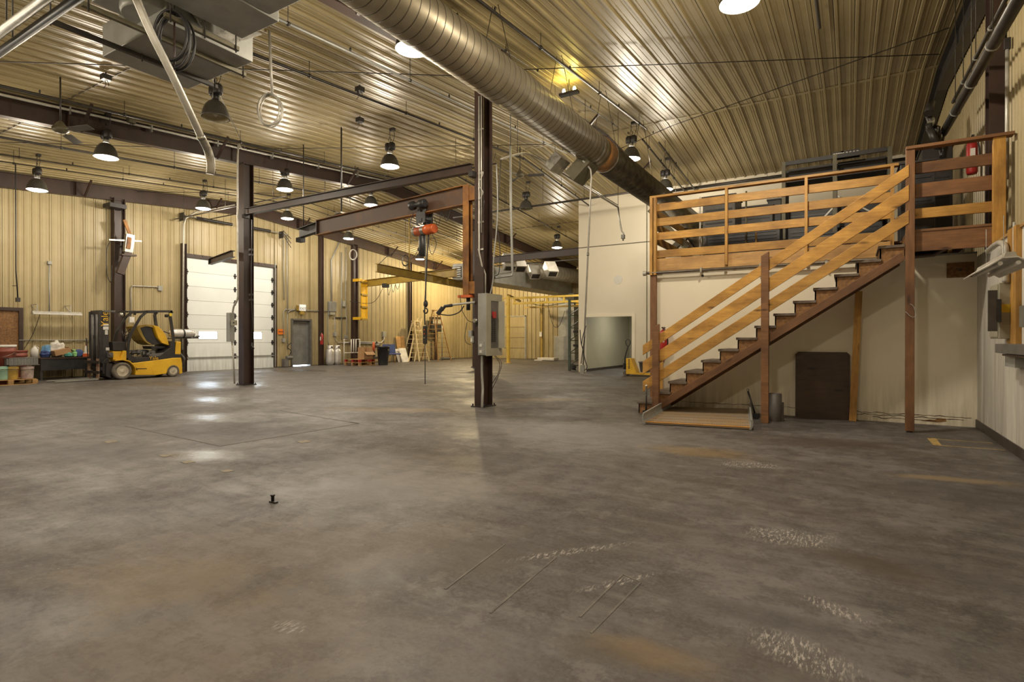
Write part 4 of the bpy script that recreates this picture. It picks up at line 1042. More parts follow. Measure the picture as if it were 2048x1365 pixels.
for k, (px, py) in enumerate(((1018, 526), (1038, 530), (1102, 540), (1068, 545))):
    c = atD(px, py, 24 + k * 1.5); ez = Vector((.5, -.3, -.8)).normalized() if k else Vector((.3, -.2, -.9)).normalized(); ex = Vector((.7, .7, 0)).normalized(); ey = ez.cross(ex)
    MB().prism([(-.26, -.22), (.26, -.22), (.26, .22), (-.26, .22)], lambda u, v, w_: c + ex * u + ey * v + ez * w_, -.35, .28).build('outlet', m_ductfar, t2)
    MB().prism([(-.2, -.16), (.2, -.16), (.2, .16), (-.2, .16)], lambda u, v, w_: c + ex * u + ey * v + ez * w_, .281, .285).build('outlet_grille', m_dark, t2)
t = thing('plenum_duct', 'dark rectangular duct below the shiny spiral duct in the far bay', 'duct', (-14, 27, 4.2))
a = atZ(1036, 545, 4.1); 
za = 3.95
a = atZ(1030, 553, za); b_ = atZ(1128, 578, za)
MB().bb(-15.6, -14.4, a.y, 30.8, za, za + .75).build('duct_run', m_galvd, t)
MB().bb(-15.62, -15.1, a.y - .02, a.y, za + .12, za + .62).build('grille', m_dark, t)
for k in range(5): MB().bb(-15.6, -15.12, a.y - .04, a.y - .02, za + .15 + k * .1, za + .18 + k * .1).build('grille_slat', m_galv, t)
t = thing('air_riser', 'grey sheet-metal air riser on a wider base box against the far wall', 'duct', (-15, 30.5, 0))
xa, xb_ = atY(1111, 700, 30.4).x, atY(1140, 700, 30.4).x
MB().bb(xa, xb_ + .4, 30.2, 30.9, 0, atY(1120, 673, 30.4).z).build('base_box', m_galvd, t, .01)
MB().bb(xa + .25, xb_ + .3, 30.3, 30.9, atY(1120, 673, 30.4).z, 4.0).build('riser', m_galvd, t)
for z_ in (2.2, 3.0, 3.7): MB().bb(xa + .24, xb_ + .31, 30.29, 30.3, z_, z_ + .03).build('seam', m_galv, t)

# hanging plenum and branch at the top left ------------------------------------------------
t = thing('hanging_plenum', 'big grey sheet-metal plenum hanging at the top edge beside the spiral duct', 'duct', (-6.5, 3.5, 5))
ZP = 5.02
c1, c2, c3 = atZ(485, 79, ZP), atZ(367, 20, ZP), atZ(552, 41, ZP)
px0, pyf = c1.x, c1.y
xr_ = atZ(640, 0, ZP).x
MB().bb(px0, c3.x, 1.6, pyf, ZP, ZP + .75).build('plenum_box', m_galvd, t, .01)
MB().bb(c3.x, xr_, 1.6, pyf - .12, ZP + .02, ZP + .7).build('plenum_box', m_galvd, t, .01)
t = thing('branch_box', 'lower grey sheet-metal box duct slung on angle rails at the top left', 'duct', (-8.5, 3.5, 5))
ZB = 4.93
A = atZ(206, 115, ZB); Bp = atZ(328, 150, ZB)
MB().bb(A.x, px0 - .25, A.y, A.y + 1.1, ZB, ZB + .42).build('box_duct', m_galvd, t, .01)
MB().prism([(0, 0), (.55, 0), (.55, .28), (0, .28)], lambda u, v, w_: Vector((A.x + .02 - u * .0 + .0, A.y + .25 + u, ZB)) + Vector((-.0, 0, -v * .0 - .002)) + Vector((w_, 0, 0)), 0, .9).build('flange_plate', m_galv, t) if False else None
cc = atD(300, -10, 6.2); cc = atZ(312, 10, 5.3)
MB().lathe([(.34, 0), (.36, .05), (.36, .3), (.33, .34), (.33, .7)], (cc.x, cc.y, 5.1), n=28).build('round_collar', m_galvd, t)
MB().bb(cc.x - .42, cc.x + .35, cc.y - .5, cc.y + .05, 5.2, 5.7).build('side_box', m_galvd, t, .01)
tr = MB().prism([(0, 0), (1.1, 0), (.7, .3), (0.3, .3)], lambda u, v, w_: Vector((px0 - .22 + w_ * 0, A.y + .1 + u, ZB + .4 - v)) + Vector((w_, 0, 0)), 0, .02).build('gusset', m_galv, t)
for k, (p, q) in enumerate((((100, 28), (424, 178)), ((160, 10), (497, 147)), ((355, 14), (500, 88)))):
    a = atZ(*p, ZB - .02); b_ = atZ(*q, ZB - .02); xm = (a.x + b_.x) / 2 if k < 2 else px0 - .06
    t_ = thing('hanger_rail', ['leftmost angle rail under the box duct at the top left', 'middle angle rail under the box duct, next to the cable coil', 'right angle rail along the edge of the big plenum'][k], 'rail', (xm, a.y, ZB))
    MB().bar((xm, a.y - .0, ZB - .03), (xm, b_.y, ZB - .03), .05, .05).build('rail', m_bronze if k else m_pipe, t_)
    for yy in (a.y + .05, (a.y + b_.y) / 2, b_.y - .05): MB().tube([(xm + .03, yy, ZB - .1), (xm + .03, yy, roof(yy))], .009, 6).build('hanger_rod', m_pipe, t_)
# vacuum pipe and coils
def coil(label, c, rx, rz, n, mm, r=.012, hang=None, tilt=0, name='cable_coil'):
    t = thing(name, label, 'cable', c)
    ex = Vector((cs, sn, 0)); ey = Vector((-sn, cs, 0)); pts = []
    for k in range(n):
        jx, jz = R.uniform(.85, 1.08), R.uniform(.9, 1.05); oy = (k - n / 2) * r * 2.2
        p = [Vector(c) + ex * (rx * jx * math.sin(a_) + tilt * math.cos(a_) * rx) + ey * oy + Vector((0, 0, rz * jz * math.cos(a_) + (1 - jz) * rz)) for a_ in [i * 2 * math.pi / 24 for i in range(25)]]
        MB().tube(p, r, 6, False).build('loop', mm, t)
    if hang: MB().tube([Vector(c) + Vector((0, 0, rz)), Vector((c[0], c[1], hang))], .008, 6).build('hanger_rod', m_pipe, t)
    return t
q = atD(350, 82, 6.4); coil('large coil of black cable hanging beside the bent grey pipe', q, .20, .31, 5, m_cable, .014, hang=roof(q.y) - .1)
MB().tube([q + Vector((0, 0, .3)), q + Vector((0, 0, -.55))], .012, 6).build('inner_drop', m_brown, bpy.data.objects['cable_coil'])
q = atD(541, 223, 9.0)
co = coil('silvery coil of cable hanging from a slim ceiling conduit', q, .19, .27, 5, m_cond, .010)
MB().tube([atD(545, 190, 9.0), Vector((q.x - .02, q.y, roof(q.y) - .02))], .022, 8).build('drop_conduit', m_cond, co)
q = atD(707, 510, 24.0); coil('white coil of cable hanging from the wall column behind the rusty boom', q, .17, .22, 4, m_wlab, .014, hang=roof(q.y) - .02)
q = atD(811, 522, 25.0); coil('small dark coil of cable above the mustard boom', q, .16, .24, 4, m_cable, .016, hang=roof(q.y) - .02)
t = thing('bent_pipe', 'long grey pipe slanting down from the top edge to a curved open end', 'pipe', (-6, 3, 4))
pp = [atD(262, -30, 5.1), atD(300, 60, 5.25), atD(345, 150, 5.45), atD(385, 235, 5.7), atD(403, 275, 5.85), atD(416, 300, 5.95), atD(422, 325, 6.0), atD(421, 349, 6.02)]
MB().tube(smooth(pp[:5], 4), .036, 14).build('pipe_run', m_cond, t)
MB().tube(smooth(pp[4:], 5), .042, 14).build('curved_end', m_galv, t)
MB().lathe([(.043, -.02), (.043, .02)], pp[4], pp[5] - pp[3], 14).build('joint_sleeve', m_galv, t)
for p0, p1, mm, rr, lab in (((-20, 83), (95, -20), m_cond, .045, 'pale pipe crossing the extreme top left corner'), ((-20, 121), (150, -12), m_pipe, .042, 'dark pipe just below the pale one at the top left corner')):
    a = atZ(*p0, 4.5); b_ = atZ(*p1, 4.5); b_.y = a.y
    t = thing('overhead_pipe', lab, 'pipe', a); MB().tube([a + (a - b_) * .2, b_ + (b_ - a) * 1.5], rr, 10).build('pipe_run', mm, t)
    for u in (.3, .9, 1.6): p = a.lerp(b_, u); MB().tube([p, Vector((p.x, p.y, roof(p.y)))], .008, 6).build('hanger_rod', m_pipe, t)

# ================================================================== CEILING PIPES
def ypipe(label, px, py, drop, y0, y1, r, mm=m_pipe, hang=2.6, x=None, level=False):
    q = atRoof(px, py, drop); xx = q.x if x is None else x
    t = thing('sprinkler_pipe', label, 'pipe', (xx, y0, roof(y0) - drop))
    ys_ = sorted({y0, y1, *([RIDGE] if y0 < RIDGE < y1 else [])})
    MB().tube([(xx, y, roof(y) - drop) for y in ys_], r, 8).build('pipe_run', mm, t)
    y = y0 + .6
    while y < y1:
        MB().tube([(xx, y, roof(y) - drop), (xx, y, roof(y))], .006, 5).build('hanger_rod', m_pipe, t)
        MB().lathe([(r + .012, -.02), (r + .012, .02)], (xx, y, roof(y) - drop), (0, 1, 0), 8).build('fitting', m_pipe, t)
        MB().lathe([(.012, 0), (.02, .04), (.006, .07)], (xx, y + hang * .45, roof(y + hang * .45) - drop + r), (0, 0, 1), 8).build('sprinkler_head', m_pipe, t)
        y += hang
    return t
ypipe('sprinkler pipe descending from the plenum to the breaker panel column', 640, 78, .42, 2.0, 14.4, .022, m_galvd)
ypipe('dark sprinkler pipe above the silvery cable coil', 600, 145, .28, 1.0, 20, .026)
ypipe('dark sprinkler pipe just right of the unlit bell lamp', 300, 242, .30, 0, 20, .028)
ypipe('sprinkler pipe below the near roof beam at the far left', 60, 285, .45, 0, 29, .028)
ypipe('thin pipe close to the left wall roof beam', 60, 318, .25, 0, 29, .018)
ypipe('thin pipe along the left wall roof beam, lowest of the left pipes', 150, 345, .35, 0, 29, .016)
ypipe('sprinkler pipe right of the spiral duct ending near the ridge', 1100, 111, .25, 0, 14.2, .026)
ypipe('short sprinkler pipe in line with the lit lamp over the duct', 1300, 298, .3, 14.8, 19.4, .024)
ypipe('short sprinkler pipe above the left end of the deck rail', 1365, 348, .3, 15.2, 19.4, .024)
ypipe('short dark pipe stub at the top of the picture above the storage rack', 1640, 75, .22, 3.0, 10.6, .028)
ypipe('slim pipe close under the roof between the duct and its lamps', 1000, 95, .12, 0, 14, .012)
ypipe('far slim pipe behind the breaker panel column', 1100, 455, .3, 14.8, 30, .022)
t = thing('roof_conduit', 'pale conduit along the upper edge of the middle roof beam', 'conduit', (XA + .1, 0, 6))
MB().tube([(XA + .13, y, roof(y) - .14) for y in (0, RIDGE)], .03, 8).build('conduit_run', m_cond, t)
for k in range(9): MB().bb(XA + .08, XA + .17, k * 1.6 + .4, k * 1.6 + .43, roof(k * 1.6) - .2, roof(k * 1.6) - .04).build('clip', m_galvd, t)
def xpipe(label, y, z, x0, x1, r, mm=m_pipe, n=5, cat='pipe', name='cross_pipe'):
    t = thing(name, label, cat, (x0, y, z)); MB().tube([(x0, y, z), (x1, y, z)], r, 8).build('pipe_run', mm, t)
    for k in range(n):
        xx = x0 + (x1 - x0) * (k + .5) / n; MB().tube([(xx, y, z), (xx, y, roof(y))], .006, 5).build('hanger_rod', m_pipe, t)
    return t
xpipe('dark cross pipe under the far ceiling edge above the mezzanine', 19.45, roof(19.45) - .2, -6.2, XRU - .1, .05)
q = atY(1100, 406, 17.0); xpipe('dark cross pipe from the duct towards the breaker panel column', 17.0, atY(1100, 408, 17.0).z, -12.9, -5.2, .035)
xpipe('cross pipe in the middle bay behind the lit lamp', 12.4, 5.9, -21.3, -8.0, .02)
xpipe('cross pipe near the far wall above the ladders', 24.6, 5.1, -21.3, -9.2, .03)
xpipe('cross pipe of the left bay in front of the overhead door', 11.2, 5.7, -21.4, -15, .02)
# bright conduit beyond the column and the hanging drops
t = thing('white_conduit', 'bright conduit sagging from the front column towards the pale block', 'conduit', (-6, 9, 4.7))
pp = [atD(1002, 319, 10.4), atD(1035, 309, 10.8), atD(1062, 310, 11.1), atD(1110, 338, 11.8), atD(1170, 375, 12.8), atD(1236, 415, 13.8)]
MB().tube(smooth(pp, 5), .022, 8).build('conduit_run', m_cond, t)
MB().tube([p + Vector((0, 0, .05)) for p in smooth(pp[2:], 5)], .010, 8).build('thin_conduit', m_galv, t)
MB().tube([pp[-1], atD(1238, 435, 13.8), atD(1243, 462, 13.8), atD(1247, 468, 13.8), atD(1246, 482, 13.8)], .02, 8).build('drop_pipe', m_galv, t)
MB().box(atD(1246, 474, 13.8), (.08, .08, .1)).build('valve', m_galvd, t)
for k in (1, 3, 4, 5):
    MB().tube([pp[k], Vector((pp[k].x, pp[k].y, roof(pp[k].y)))], .006, 5).build('hanger_rod', m_pipe, t)
t = thing('drop_pole', 'tall pale conduit pole hanging in front of the pale block with cables at its foot', 'conduit', (-5, 10.5, .5))
a = atD(1183, 342, 11.6); b_ = atD(1166, 738, 11.7)
MB().tube([atD(1165, 322, 11.5), atD(1172, 328, 11.55), atD(1181, 340, 11.6), a.lerp(b_, .03), b_], .019, 10).build('pole', m_cond, t)
MB().lathe([(.026, -.03), (.026, .03)], a.lerp(b_, .42), b_ - a, 10).build('coupling', m_galv, t)
MB().box(b_ + Vector((-.01, 0, -.02)), (.085, .06, .2)).build('outlet_box', m_galvd, t, .006)
for pts in ([(1160, 660), (1162, 685), (1166, 700), (1170, 720), (1174, 735), (1168, 742)], [(1172, 652), (1166, 672), (1163, 690)], [(1170, 672), (1167, 690), (1165, 705), (1162, 728)]):
    MB().tube(smooth([atD(x_, y_, 11.6) for x_, y_ in pts], 5), .009, 6).build('loose_cable', m_cable, t)
t = thing('hanging_conduit', 'dark hanging conduit loop right of the front column', 'conduit', (-5.7, 9.5, 3))
MB().tube([atD(1021, 293, 10.6), atD(1022, 420, 10.6), atD(1025, 545, 10.6), atD(1024, 551, 10.6), atD(1018, 552, 10.6), atD(990, 556, 10.4)], .024, 8).build('conduit_run', m_galvd, t)
MB().tube([atD(1022, 544, 10.6), atD(996, 548, 10.5), atD(987, 552, 10.4)], .016, 8).build('conduit_run', m_galvd, t)
MB().tube([atD(1021, 293, 10.6), Vector((atD(1021, 293, 10.6).x, atD(1021, 293, 10.6).y, roof(9) - .0))], .008, 6).build('hanger_rod', m_pipe, t)
MB().tube(smooth([atD(993, 330, 10.35), atD(995, 430, 10.35), atD(987, 520, 10.35), atD(986, 560, 10.35), atD(980, 590, 10.35)], 5), .014, 8).build('side_conduit', m_galvd, t)
MB().tube(smooth([atD(1002, 320, 10.4), atD(995, 440, 10.4), atD(1000, 500, 10.4), atD(998, 545, 10.4), atD(990, 552, 10.4)], 5), .008, 8).build('side_cable', m_cable, t)
# roof bracing rods
for k, (x0, y0, x1, y1) in enumerate(((XW, 1.0, XA, 9.0), (XA, 2.0, XB, 9.2), (XA, 9.2, XB, 15.2), (XW, 10.0, XA, 18.0), (XB, 9.0, XC, 13.5), (XB, 15.5, XC, 12.2), (XA, 20.3, BX0, 14.0), (XW, 20, XA, 13), (XA, 9.2, XB, 2.5))):
    lab = ['over the left bay near the picture edge', 'across the bay of the unlit bell lamp', 'between the front columns towards the ridge', 'over the left wall overhead door', 'from the duct to the right wall before the ridge', 'from the duct to the right wall past the ridge', 'over the far bay beside the block', 'over the step ladder corner', 'past the silvery cable coil'][k]
    x0, x1 = x0 + .13, x1 - .13
    t = thing('brace_rod', 'thin roof bracing rod ' + lab, 'rod', (x0, y0, roof(y0) - .15)); mid = [(x0, y0, roof(y0) - .14)]
    if (y0 - RIDGE) * (y1 - RIDGE) < 0:
        u = (RIDGE - y0) / (y1 - y0); mid.append((x0 + (x1 - x0) * u, RIDGE, roof(RIDGE) - .14))
    mid.append((x1, y1, roof(y1) - .14)); MB().tube(mid, .009, 6).build('rod', m_pipe, t)

for px, py, lab in ((720, 241, 'small black box with two short wires on the ceiling at upper centre left'), (213, 156, 'small dark junction box on the ceiling left of the box duct'), (263, 243, 'small olive bracket on the pale conduit of the middle roof beam'), (548, 314, 'olive bracket beside the top of the dark column'), (720, 178 + 2, 'tiny box on the sprinkler pipe above the silvery coil')):
    q = atRoof(px, py, .10); t = thing('ceiling_box', lab, 'junction box', q)
    MB().box(q, (.14, .14, .1)).build('box', m_dark if py != 243 else m_bronze, t, .004)
    MB().tube([q, Vector((q.x, q.y, roof(q.y)))], .012, 6).build('stem', m_pipe, t)
    for k in (-1, 1): MB().tube(smooth([q + Vector((k * .03, 0, -.05)), q + Vector((k * .06, .02, -.12)), q + Vector((k * .1, .0, -.18))], 4), .006, 5).build('short_wire', m_cable, t)

# ================================================================== LAMPS AND FANS
def make_lamp(on):
    t = thing('bay_lamp', 'x', 'lamp', (0, 0, 0), None)
    rf = m_shade if not on else m_shade
    MB().lathe([(.06, .32), (.09, .305), (.13, .275), (.17, .225), (.20, .16), (.22, .09), (.233, .02), (.24, 0), (.23, .0), (.224, .02), (.21, .09), (.19, .16), (.16, .22), (.12, .265), (.06, .30)], n=28, cap=False).build('bell_reflector', m_shade, t)
    MB().lathe([(.222, .0), (.21, .055), (.15, .095), (0.002, .11)] if not on else [(.224, .012), (.19, -.012), (.1, -.028), (.002, -.032)], n=24, cap=False).build('lens', m_lamp if on else m_lampoff, t)
    if not on: MB().lathe([(.0, .02), (.035, .05), (.04, .12), (.02, .2)], n=12, cap=False).build('bulb', m_white, t)
    for k in range(4):
        a_ = k * math.pi / 2 + .4; MB().tube([(.075 * math.cos(a_), .075 * math.sin(a_), .33), (.075 * math.cos(a_), .075 * math.sin(a_), .43)], .008, 5).build('neck_rod', m_galvd, t)
    MB().lathe([(.06, .33), (.06, .42)], n=12).build('lamp_socket', m_galv if on else m_dark, t)
    MB().lathe([(.07, .42), (.085, .44), (.085, .56), (.06, .60)], (-.06, 0, 0), n=12).lathe([(.07, .42), (.085, .44), (.085, .56), (.06, .60)], (.07, 0, 0), n=12).build('ballast_housing', m_dark, t)
    MB().tube([(0, 0, .6), (-.05, 0, .68), (0, 0, .76), (.05, 0, .68), (0, 0, .6)], .008, 6).build('hook', m_dark, t)
    MB().tube([(0, 0, .76), (0, 0, .97)], .008, 6).build('chain', m_dark, t)
    MB().box((.09, 0, .93), (.14, .08, .07)).tube(smooth([(.12, 0, .92), (.14, .02, .8), (.1, .02, .66), (.06, 0, .6)], 5), .007, 6).build('feed_box', m_dark, t)
    return t
lamp_on, lamp_off = make_lamp(True), make_lamp(False)
LAMPS = [((213, 316), 1, 'lit lamp under the middle roof beam left of the bent pipe'), ((75, 381), 1, 'lit lamp nearest the left edge of the picture'), ((407, 418), 1, 'lit lamp left of the dark front-row column above the overhead door'),
 ((570, 380), 1, 'lit lamp just right of the dark column, above the tie beam'), ((575, 438), 1, 'lit lamp over the right end of the overhead door'), ((780, 334), 1, 'bright lamp hanging above the tie beam at mid picture'),
 ((742, 411), .35, 'dimmer lamp between the tie beam and the rusty boom'), ((697, 478), 1, 'lit lamp peeping below the rusty boom by the wall column'), ((840, 519), 1, 'lit lamp right under the hoist chain container'),
 ((825, 100), 1, 'bright lamp half hidden by the near spiral duct'), ((1478, 8), 1.5, 'large bright lamp cut by the top edge of the picture'), ((1262, 319), 1, 'lit lamp just right of the spiral duct'),
 ((1330, 380), 1, 'lit lamp over the left end of the deck rail'), ((1114, 496), 1, 'lit lamp above the tie beam by the pale block'), ((432, 237), 0, 'unlit black bell lamp beside the bent grey pipe'), ((1052, 419), 0, 'unlit lamp between the front column and the pale block')]
HIDDEN = [((-18.9, 26.3, roof(26.3) - 1.0), 3.8, 'lit lamp by the far left wall behind the rusty mast'), ((-14.2, 27.0, roof(27) - 1.0), 2.0, 'lit lamp in the far bay behind the front column'),
  ((-14.2, 1.6, roof(1.6) - 1.0), .8, 'added lamp out of view left of the camera'), ((-5.2, 1.4, roof(1.4) - 1.0), .5, 'added lamp out of view just left of the camera'), ((-1.1, 1.4, roof(1.4) - 1.0), .6, 'added lamp out of view above the camera'), ((-9.8, 1.0, roof(1.) - 1.0), .6, 'added lamp out of view behind the plenum')]  # lamps on this line are invented, added unseen to light the near bay
made = [(atRoof(p[0], p[1], 1.0), on, lab) for p, on, lab in LAMPS] + [(Vector(p), on, lab) for p, on, lab in HIDDEN]
roots = []; used = {True: 0, False: 0}
for loc, on, lab in made:
    src = lamp_on if on > 0 else lamp_off
    roots.append(copy_tree(src) if used[on > 0] else None); used[on > 0] += 1
first = {True: 1, False: 1}
for (loc, on, lab), o in zip(made, roots):
    if o is None: o = lamp_on if on > 0 else lamp_off
    o.location = loc; o['label'] = lab; o['group'] = 'high bay lamps under the roof'
    if on > 0:
        L = bpy.data.lights.new('lamp_light', 'POINT'); L.energy = LAMP_W * on; L.color = LAMP_COL if on < 3 else (1, .78, .42); L.shadow_soft_size = .13
        lo = bpy.data.objects.new('lamp_light', L); link(lo); lo.location = (loc[0], loc[1], loc[2] - .12)
q = atRoof(1138, 188, .30)
t = thing('ceiling_light', 'yellow-lit bare ceiling fixture just right of the spiral duct', 'light fixture', q)
MB().box(q, (.42, .12, .05)).build('fixture_bar', m_dark, t); MB().tube([q, Vector((q.x, q.y, roof(q.y)))], .012, 6).build('stem', m_dark, t)
for k in (-1, 1):
    MB().lathe([(.0, .0), (.03, .01), (.035, .05), (.02, .09)], q + Vector((k * .12, 0, .03)), n=10).build('bulb', emis('warm_bulb', (1, .8, .3), 12), t)
    L = bpy.data.lights.new('ceiling_glow', 'POINT'); L.energy = 45; L.color = (1, .76, .18); L.shadow_soft_size = .04
    lo = bpy.data.objects.new('ceiling_glow', L); link(lo); lo.location = q + Vector((k * .12, .0, .09))
L = bpy.data.lights.new('added_room_light', 'AREA'); L.energy = 42; L.size = .8; L.color = (1, .95, .85)  # unseen area light added to brighten the inner room, no fixture
lo = bpy.data.objects.new('added_room_light', L); link(lo); lo.location = (-7.2, 21.8, 2.75)
def fan(q, lab, r, a0):
    t = thing('ceiling_fan', lab, 'fan', q, None); x, y, z = q
    MB().tube([(x, y, z + .16), (x, y, roof(y))], .014, 8).build('down_rod', m_pipe, t)
    MB().lathe([(.02, .18), (.06, .14), (.10, .08), (.13, .05), (.13, 0), (.08, -.04), (.0, -.05)], q, n=18).build('motor', m_bronze, t)
    for k in range(3):
        a_ = a0 + k * 2.094; d = Vector((math.cos(a_), math.sin(a_), 0)); p = Vector(q) + d * .1; e = Vector(q) + d * r
        MB().bar(p, p + d * .16, .03, .01).build('blade_iron', m_dark, t)
        MB().bar(p + d * .14, e, .15, .01, up=Vector((0, 0, 1)) + Vector((-d.y, d.x, 0)) * .25).build('blade', m_greyd, t)
fan(atRoof(122, 262, 1.0), 'dark three-blade ceiling fan at the left roof beam', .72, .3)
fan(atRoof(1040, 352, .85), 'dark three-blade ceiling fan right of the front column', .72, .4)

# ================================================================== FORKLIFT (side towards the camera lies in the plane X = FX)
FX = -19.25; FW = 1.05
def S(px, py): q = atX(px, py, FX); return (q.y, q.z)
def K(cx, cy): return S(180 + cx / 6.825, 580 + cy / 6.825)     # from the zoomed crop
t = thing('forklift', 'yellow and black forklift with raised engine hood and a gas bottle at its rear', 'forklift', (FX - FW / 2, S(300, 750)[0], 0))
def fp(pts, x0, x1, nm, mm, bev=.01, par=None):
    return MB().prism([K(*p) for p in pts], lambda u, v, w_: (w_, u, v), x0, x1).build(nm, mm, par or t, bev)
X0, X1 = FX - FW, FX
body = fp([(575, 1000), (640, 995), (1000, 950), (1140, 930), (1245, 928), (1258, 1000), (1262, 1140), (1220, 1150), (1215, 1090), (1170, 1040), (1110, 1040), (1060, 1085), (1045, 1145), (900, 1165), (620, 1165), (625, 1100), (605, 1030)], X0, X1, 'chassis', m_yel, .015)
fp([(530, 870), (640, 930), (820, 920), (960, 900), (1060, 820), (1100, 790), (1105, 700), (1165, 700), (1165, 880), (1240, 885), (1246, 926), (1140, 930), (1000, 950), (640, 995), (590, 990), (520, 960)], X0 + .02, X1 - .015, 'upper_body', m_dark, .01)
fp([(1180, 705), (1245, 710), (1240, 885), (1163, 882)], X0, X1, 'counterweight', m_yel, .02)
fp([(425, 955), (470, 830), (500, 835), (500, 955)], X0 + .1, X1 - .01, 'front_fender', m_yel, .01)
ga = MB()
pts = [K(345, 965), K(450, 955), K(540, 975), K(600, 1030), K(640, 1100)]
for i in range(4): ga.bar((X1 - .16, *pts[i]), (X1 - .16, *pts[i + 1]), .32, .03, up=(0, 0, 1))
ga.build('mudguard', m_yel, t)
fp([(330, 710), (520, 710), (520, 830), (340, 830)], X0 + .12, X1 - .1, 'cowl', m_dark, .01)
fp([(340, 840), (460, 840), (430, 955), (340, 955)], X0 + .15, X1 - .12, 'drive_axle_case', m_yel, .01)
# step recess and deck plate
fp([(625, 1072), (775, 1072), (775, 1082), (640, 1084)], X1, X1 + .006, 'step_edge', m_dark, 0)
# overhead guard posts
def gpost(pts, w=.055, nm='guard_post'):
    for xx in (X0 + .04, X1 - .04):
        m = MB()
        for i in range(len(pts) - 1): m.bar((xx, *K(*pts[i])), (xx, *K(*pts[i + 1])), .05, w, up=(0, 0, 1))
        m.build(nm, m_dark, t)
gpost([(515, 930), (535, 720), (570, 590), (700, 370), (790, 295), (1130, 295)], .07)
gpost([(1130, 295), (1100, 330), (1150, 700)], .085)
gpost([(520, 300), (790, 290)], .04, 'guard_side_rail')
for cx in (500, 620, 740, 860, 980, 1120):
    a = K(cx, 292); MB().bar((X0 + .04, *a), (X1 - .04, *a), .05, .03).build('guard_crossbar', m_dark, t)
MB().bar((X0 + .04, *K(470, 330)), (X0 + .04, *K(345, 660)), .05, .05).build('guard_post', m_dark, t)
# mast
my0, my1 = K(65, 290)[0], K(325, 300)[0]; mz = K(100, 290)[1]; fy = K(215, 900)[0]
for xx in (X0 + .22, X1 - .22):
    MB().bar((xx, *K(190, 1000)), (xx, *K(185, 292)), .08, .09, up=(0, 1, 0)).build('mast_channel', m_dark, t, .004)
    MB().bar((xx + .0, *K(255, 1150)), (xx, *K(250, 292)), .10, .17, up=(0, 1, 0)).build('mast_channel', m_dark, t, .004)
    MB().tube([(xx * .5 + (FX - FW / 2) * .5, *K(180, 1000)), (xx * .5 + (FX - FW / 2) * .5, *K(175, 330))], .035, 10).build('lift_cylinder', m_greyd, t)
for cy in (300, 640, 1080): MB().bar((X0 + .2, *K(200, cy)), (X1 - .2, *K(200, cy)), .06, .10).build('mast_crossbar', m_dark, t)
MB().bar((X1 - .16, *K(225, 290)), (X1 - .16, *K(375, 292)), .06, .05).build('top_bracket', m_greyd, t)
fp([(245, 1000), (330, 1010), (300, 1210), (240, 1180)], X0 + .1, X1 - .1, 'mast_foot', m_dark, .01)
for cx in (150, 55):
    pass
car = MB()
for cy in (990, 1130): car.bar((X0 + .05, *K(135, cy)), (X1 - .05, *K(135, cy)), .04, .08)
car.build('fork_carriage', m_dark, t)
fkm = mat('worn_fork_face', (.42, .30, .18), (.16, .07, .05), 14, .6)
for xx in (X0 + .22, X1 - .25):
    MB().bar((xx, K(160, 0)[0], .06), (xx, K(160, 0)[0], .66), .11, .05, up=(0, 1, 0)).build('fork_shank', fkm, t)
    MB().prism([(K(160, 0)[0], .02), (K(160, 0)[0], .065), (K(160, 0)[0] - 1.05, .035), (K(160, 0)[0] - 1.07, .02)], lambda u, v, w_: (w_, u, v), xx - .055, xx + .055).build('fork_blade', m_galvd, t)
for xx in (X1 - .1, X0 + .1):
    MB().tube(smooth([(xx, *K(150, 660)), (xx, *K(160, 800)), (xx, *K(180, 1000)), (xx, *K(230, 960)), (xx, *K(330, 900))], 5), .014, 6).build('hydraulic_hose', m_cable, t)
MB().box((X1 - .12, *K(300, 890)), (.12, .12, .14)).lathe([(.05, 0), (.05, .1)], (X1 - .1, *K(290, 880)), (1, 0, 0), 12).build('tilt_joint', m_greyd, t)
# wheels
def wheel(cx, cy, rpx, xx, wd, nm, sgn=1):
    c = K(cx, cy); r = abs(K(cx, cy + rpx)[1] - c[1]); c = (c[0], r)
    o = MB().lathe([(r * .62, -wd), (r * .92, -wd), (r, -wd * .85), (r, -wd * .15), (r * .92, 0), (r * .68, 0), (r * .66, -.03)], (xx, *c), (1, 0, 0), 32).build(nm, m_rub, t)
    MB().lathe([(r * .66, -.02), (r * .62, .0), (r * .56, -.03), (r * .50, -.05), (r * .3, -.05), (r * .28, -.02), (r * .16, -.01), (.001, -.01)], (xx, *c), (1, 0, 0), 28).build('rim', m_rim, o)
    for k in range(5 if r < .26 else 6):
        a_ = k * 2 * math.pi / (5 if r < .26 else 6)
        MB().lathe([(r * .06, -.05), (r * .06, -.025)], (xx, c[0] + math.cos(a_) * r * .4, c[1] + math.sin(a_) * r * .4), (1, 0, 0), 6).build('wheel_nut', m_dark, o)
wheel(445, 1115, 118, X1 + .01, .22, 'front_wheel'); wheel(445, 1115, 118, X0 + .22, .22, 'front_wheel')
wheel(1138, 1115, 82, X1 + .005, .17, 'rear_wheel'); wheel(1138, 1115, 82, X0 + .2, .17, 'rear_wheel')
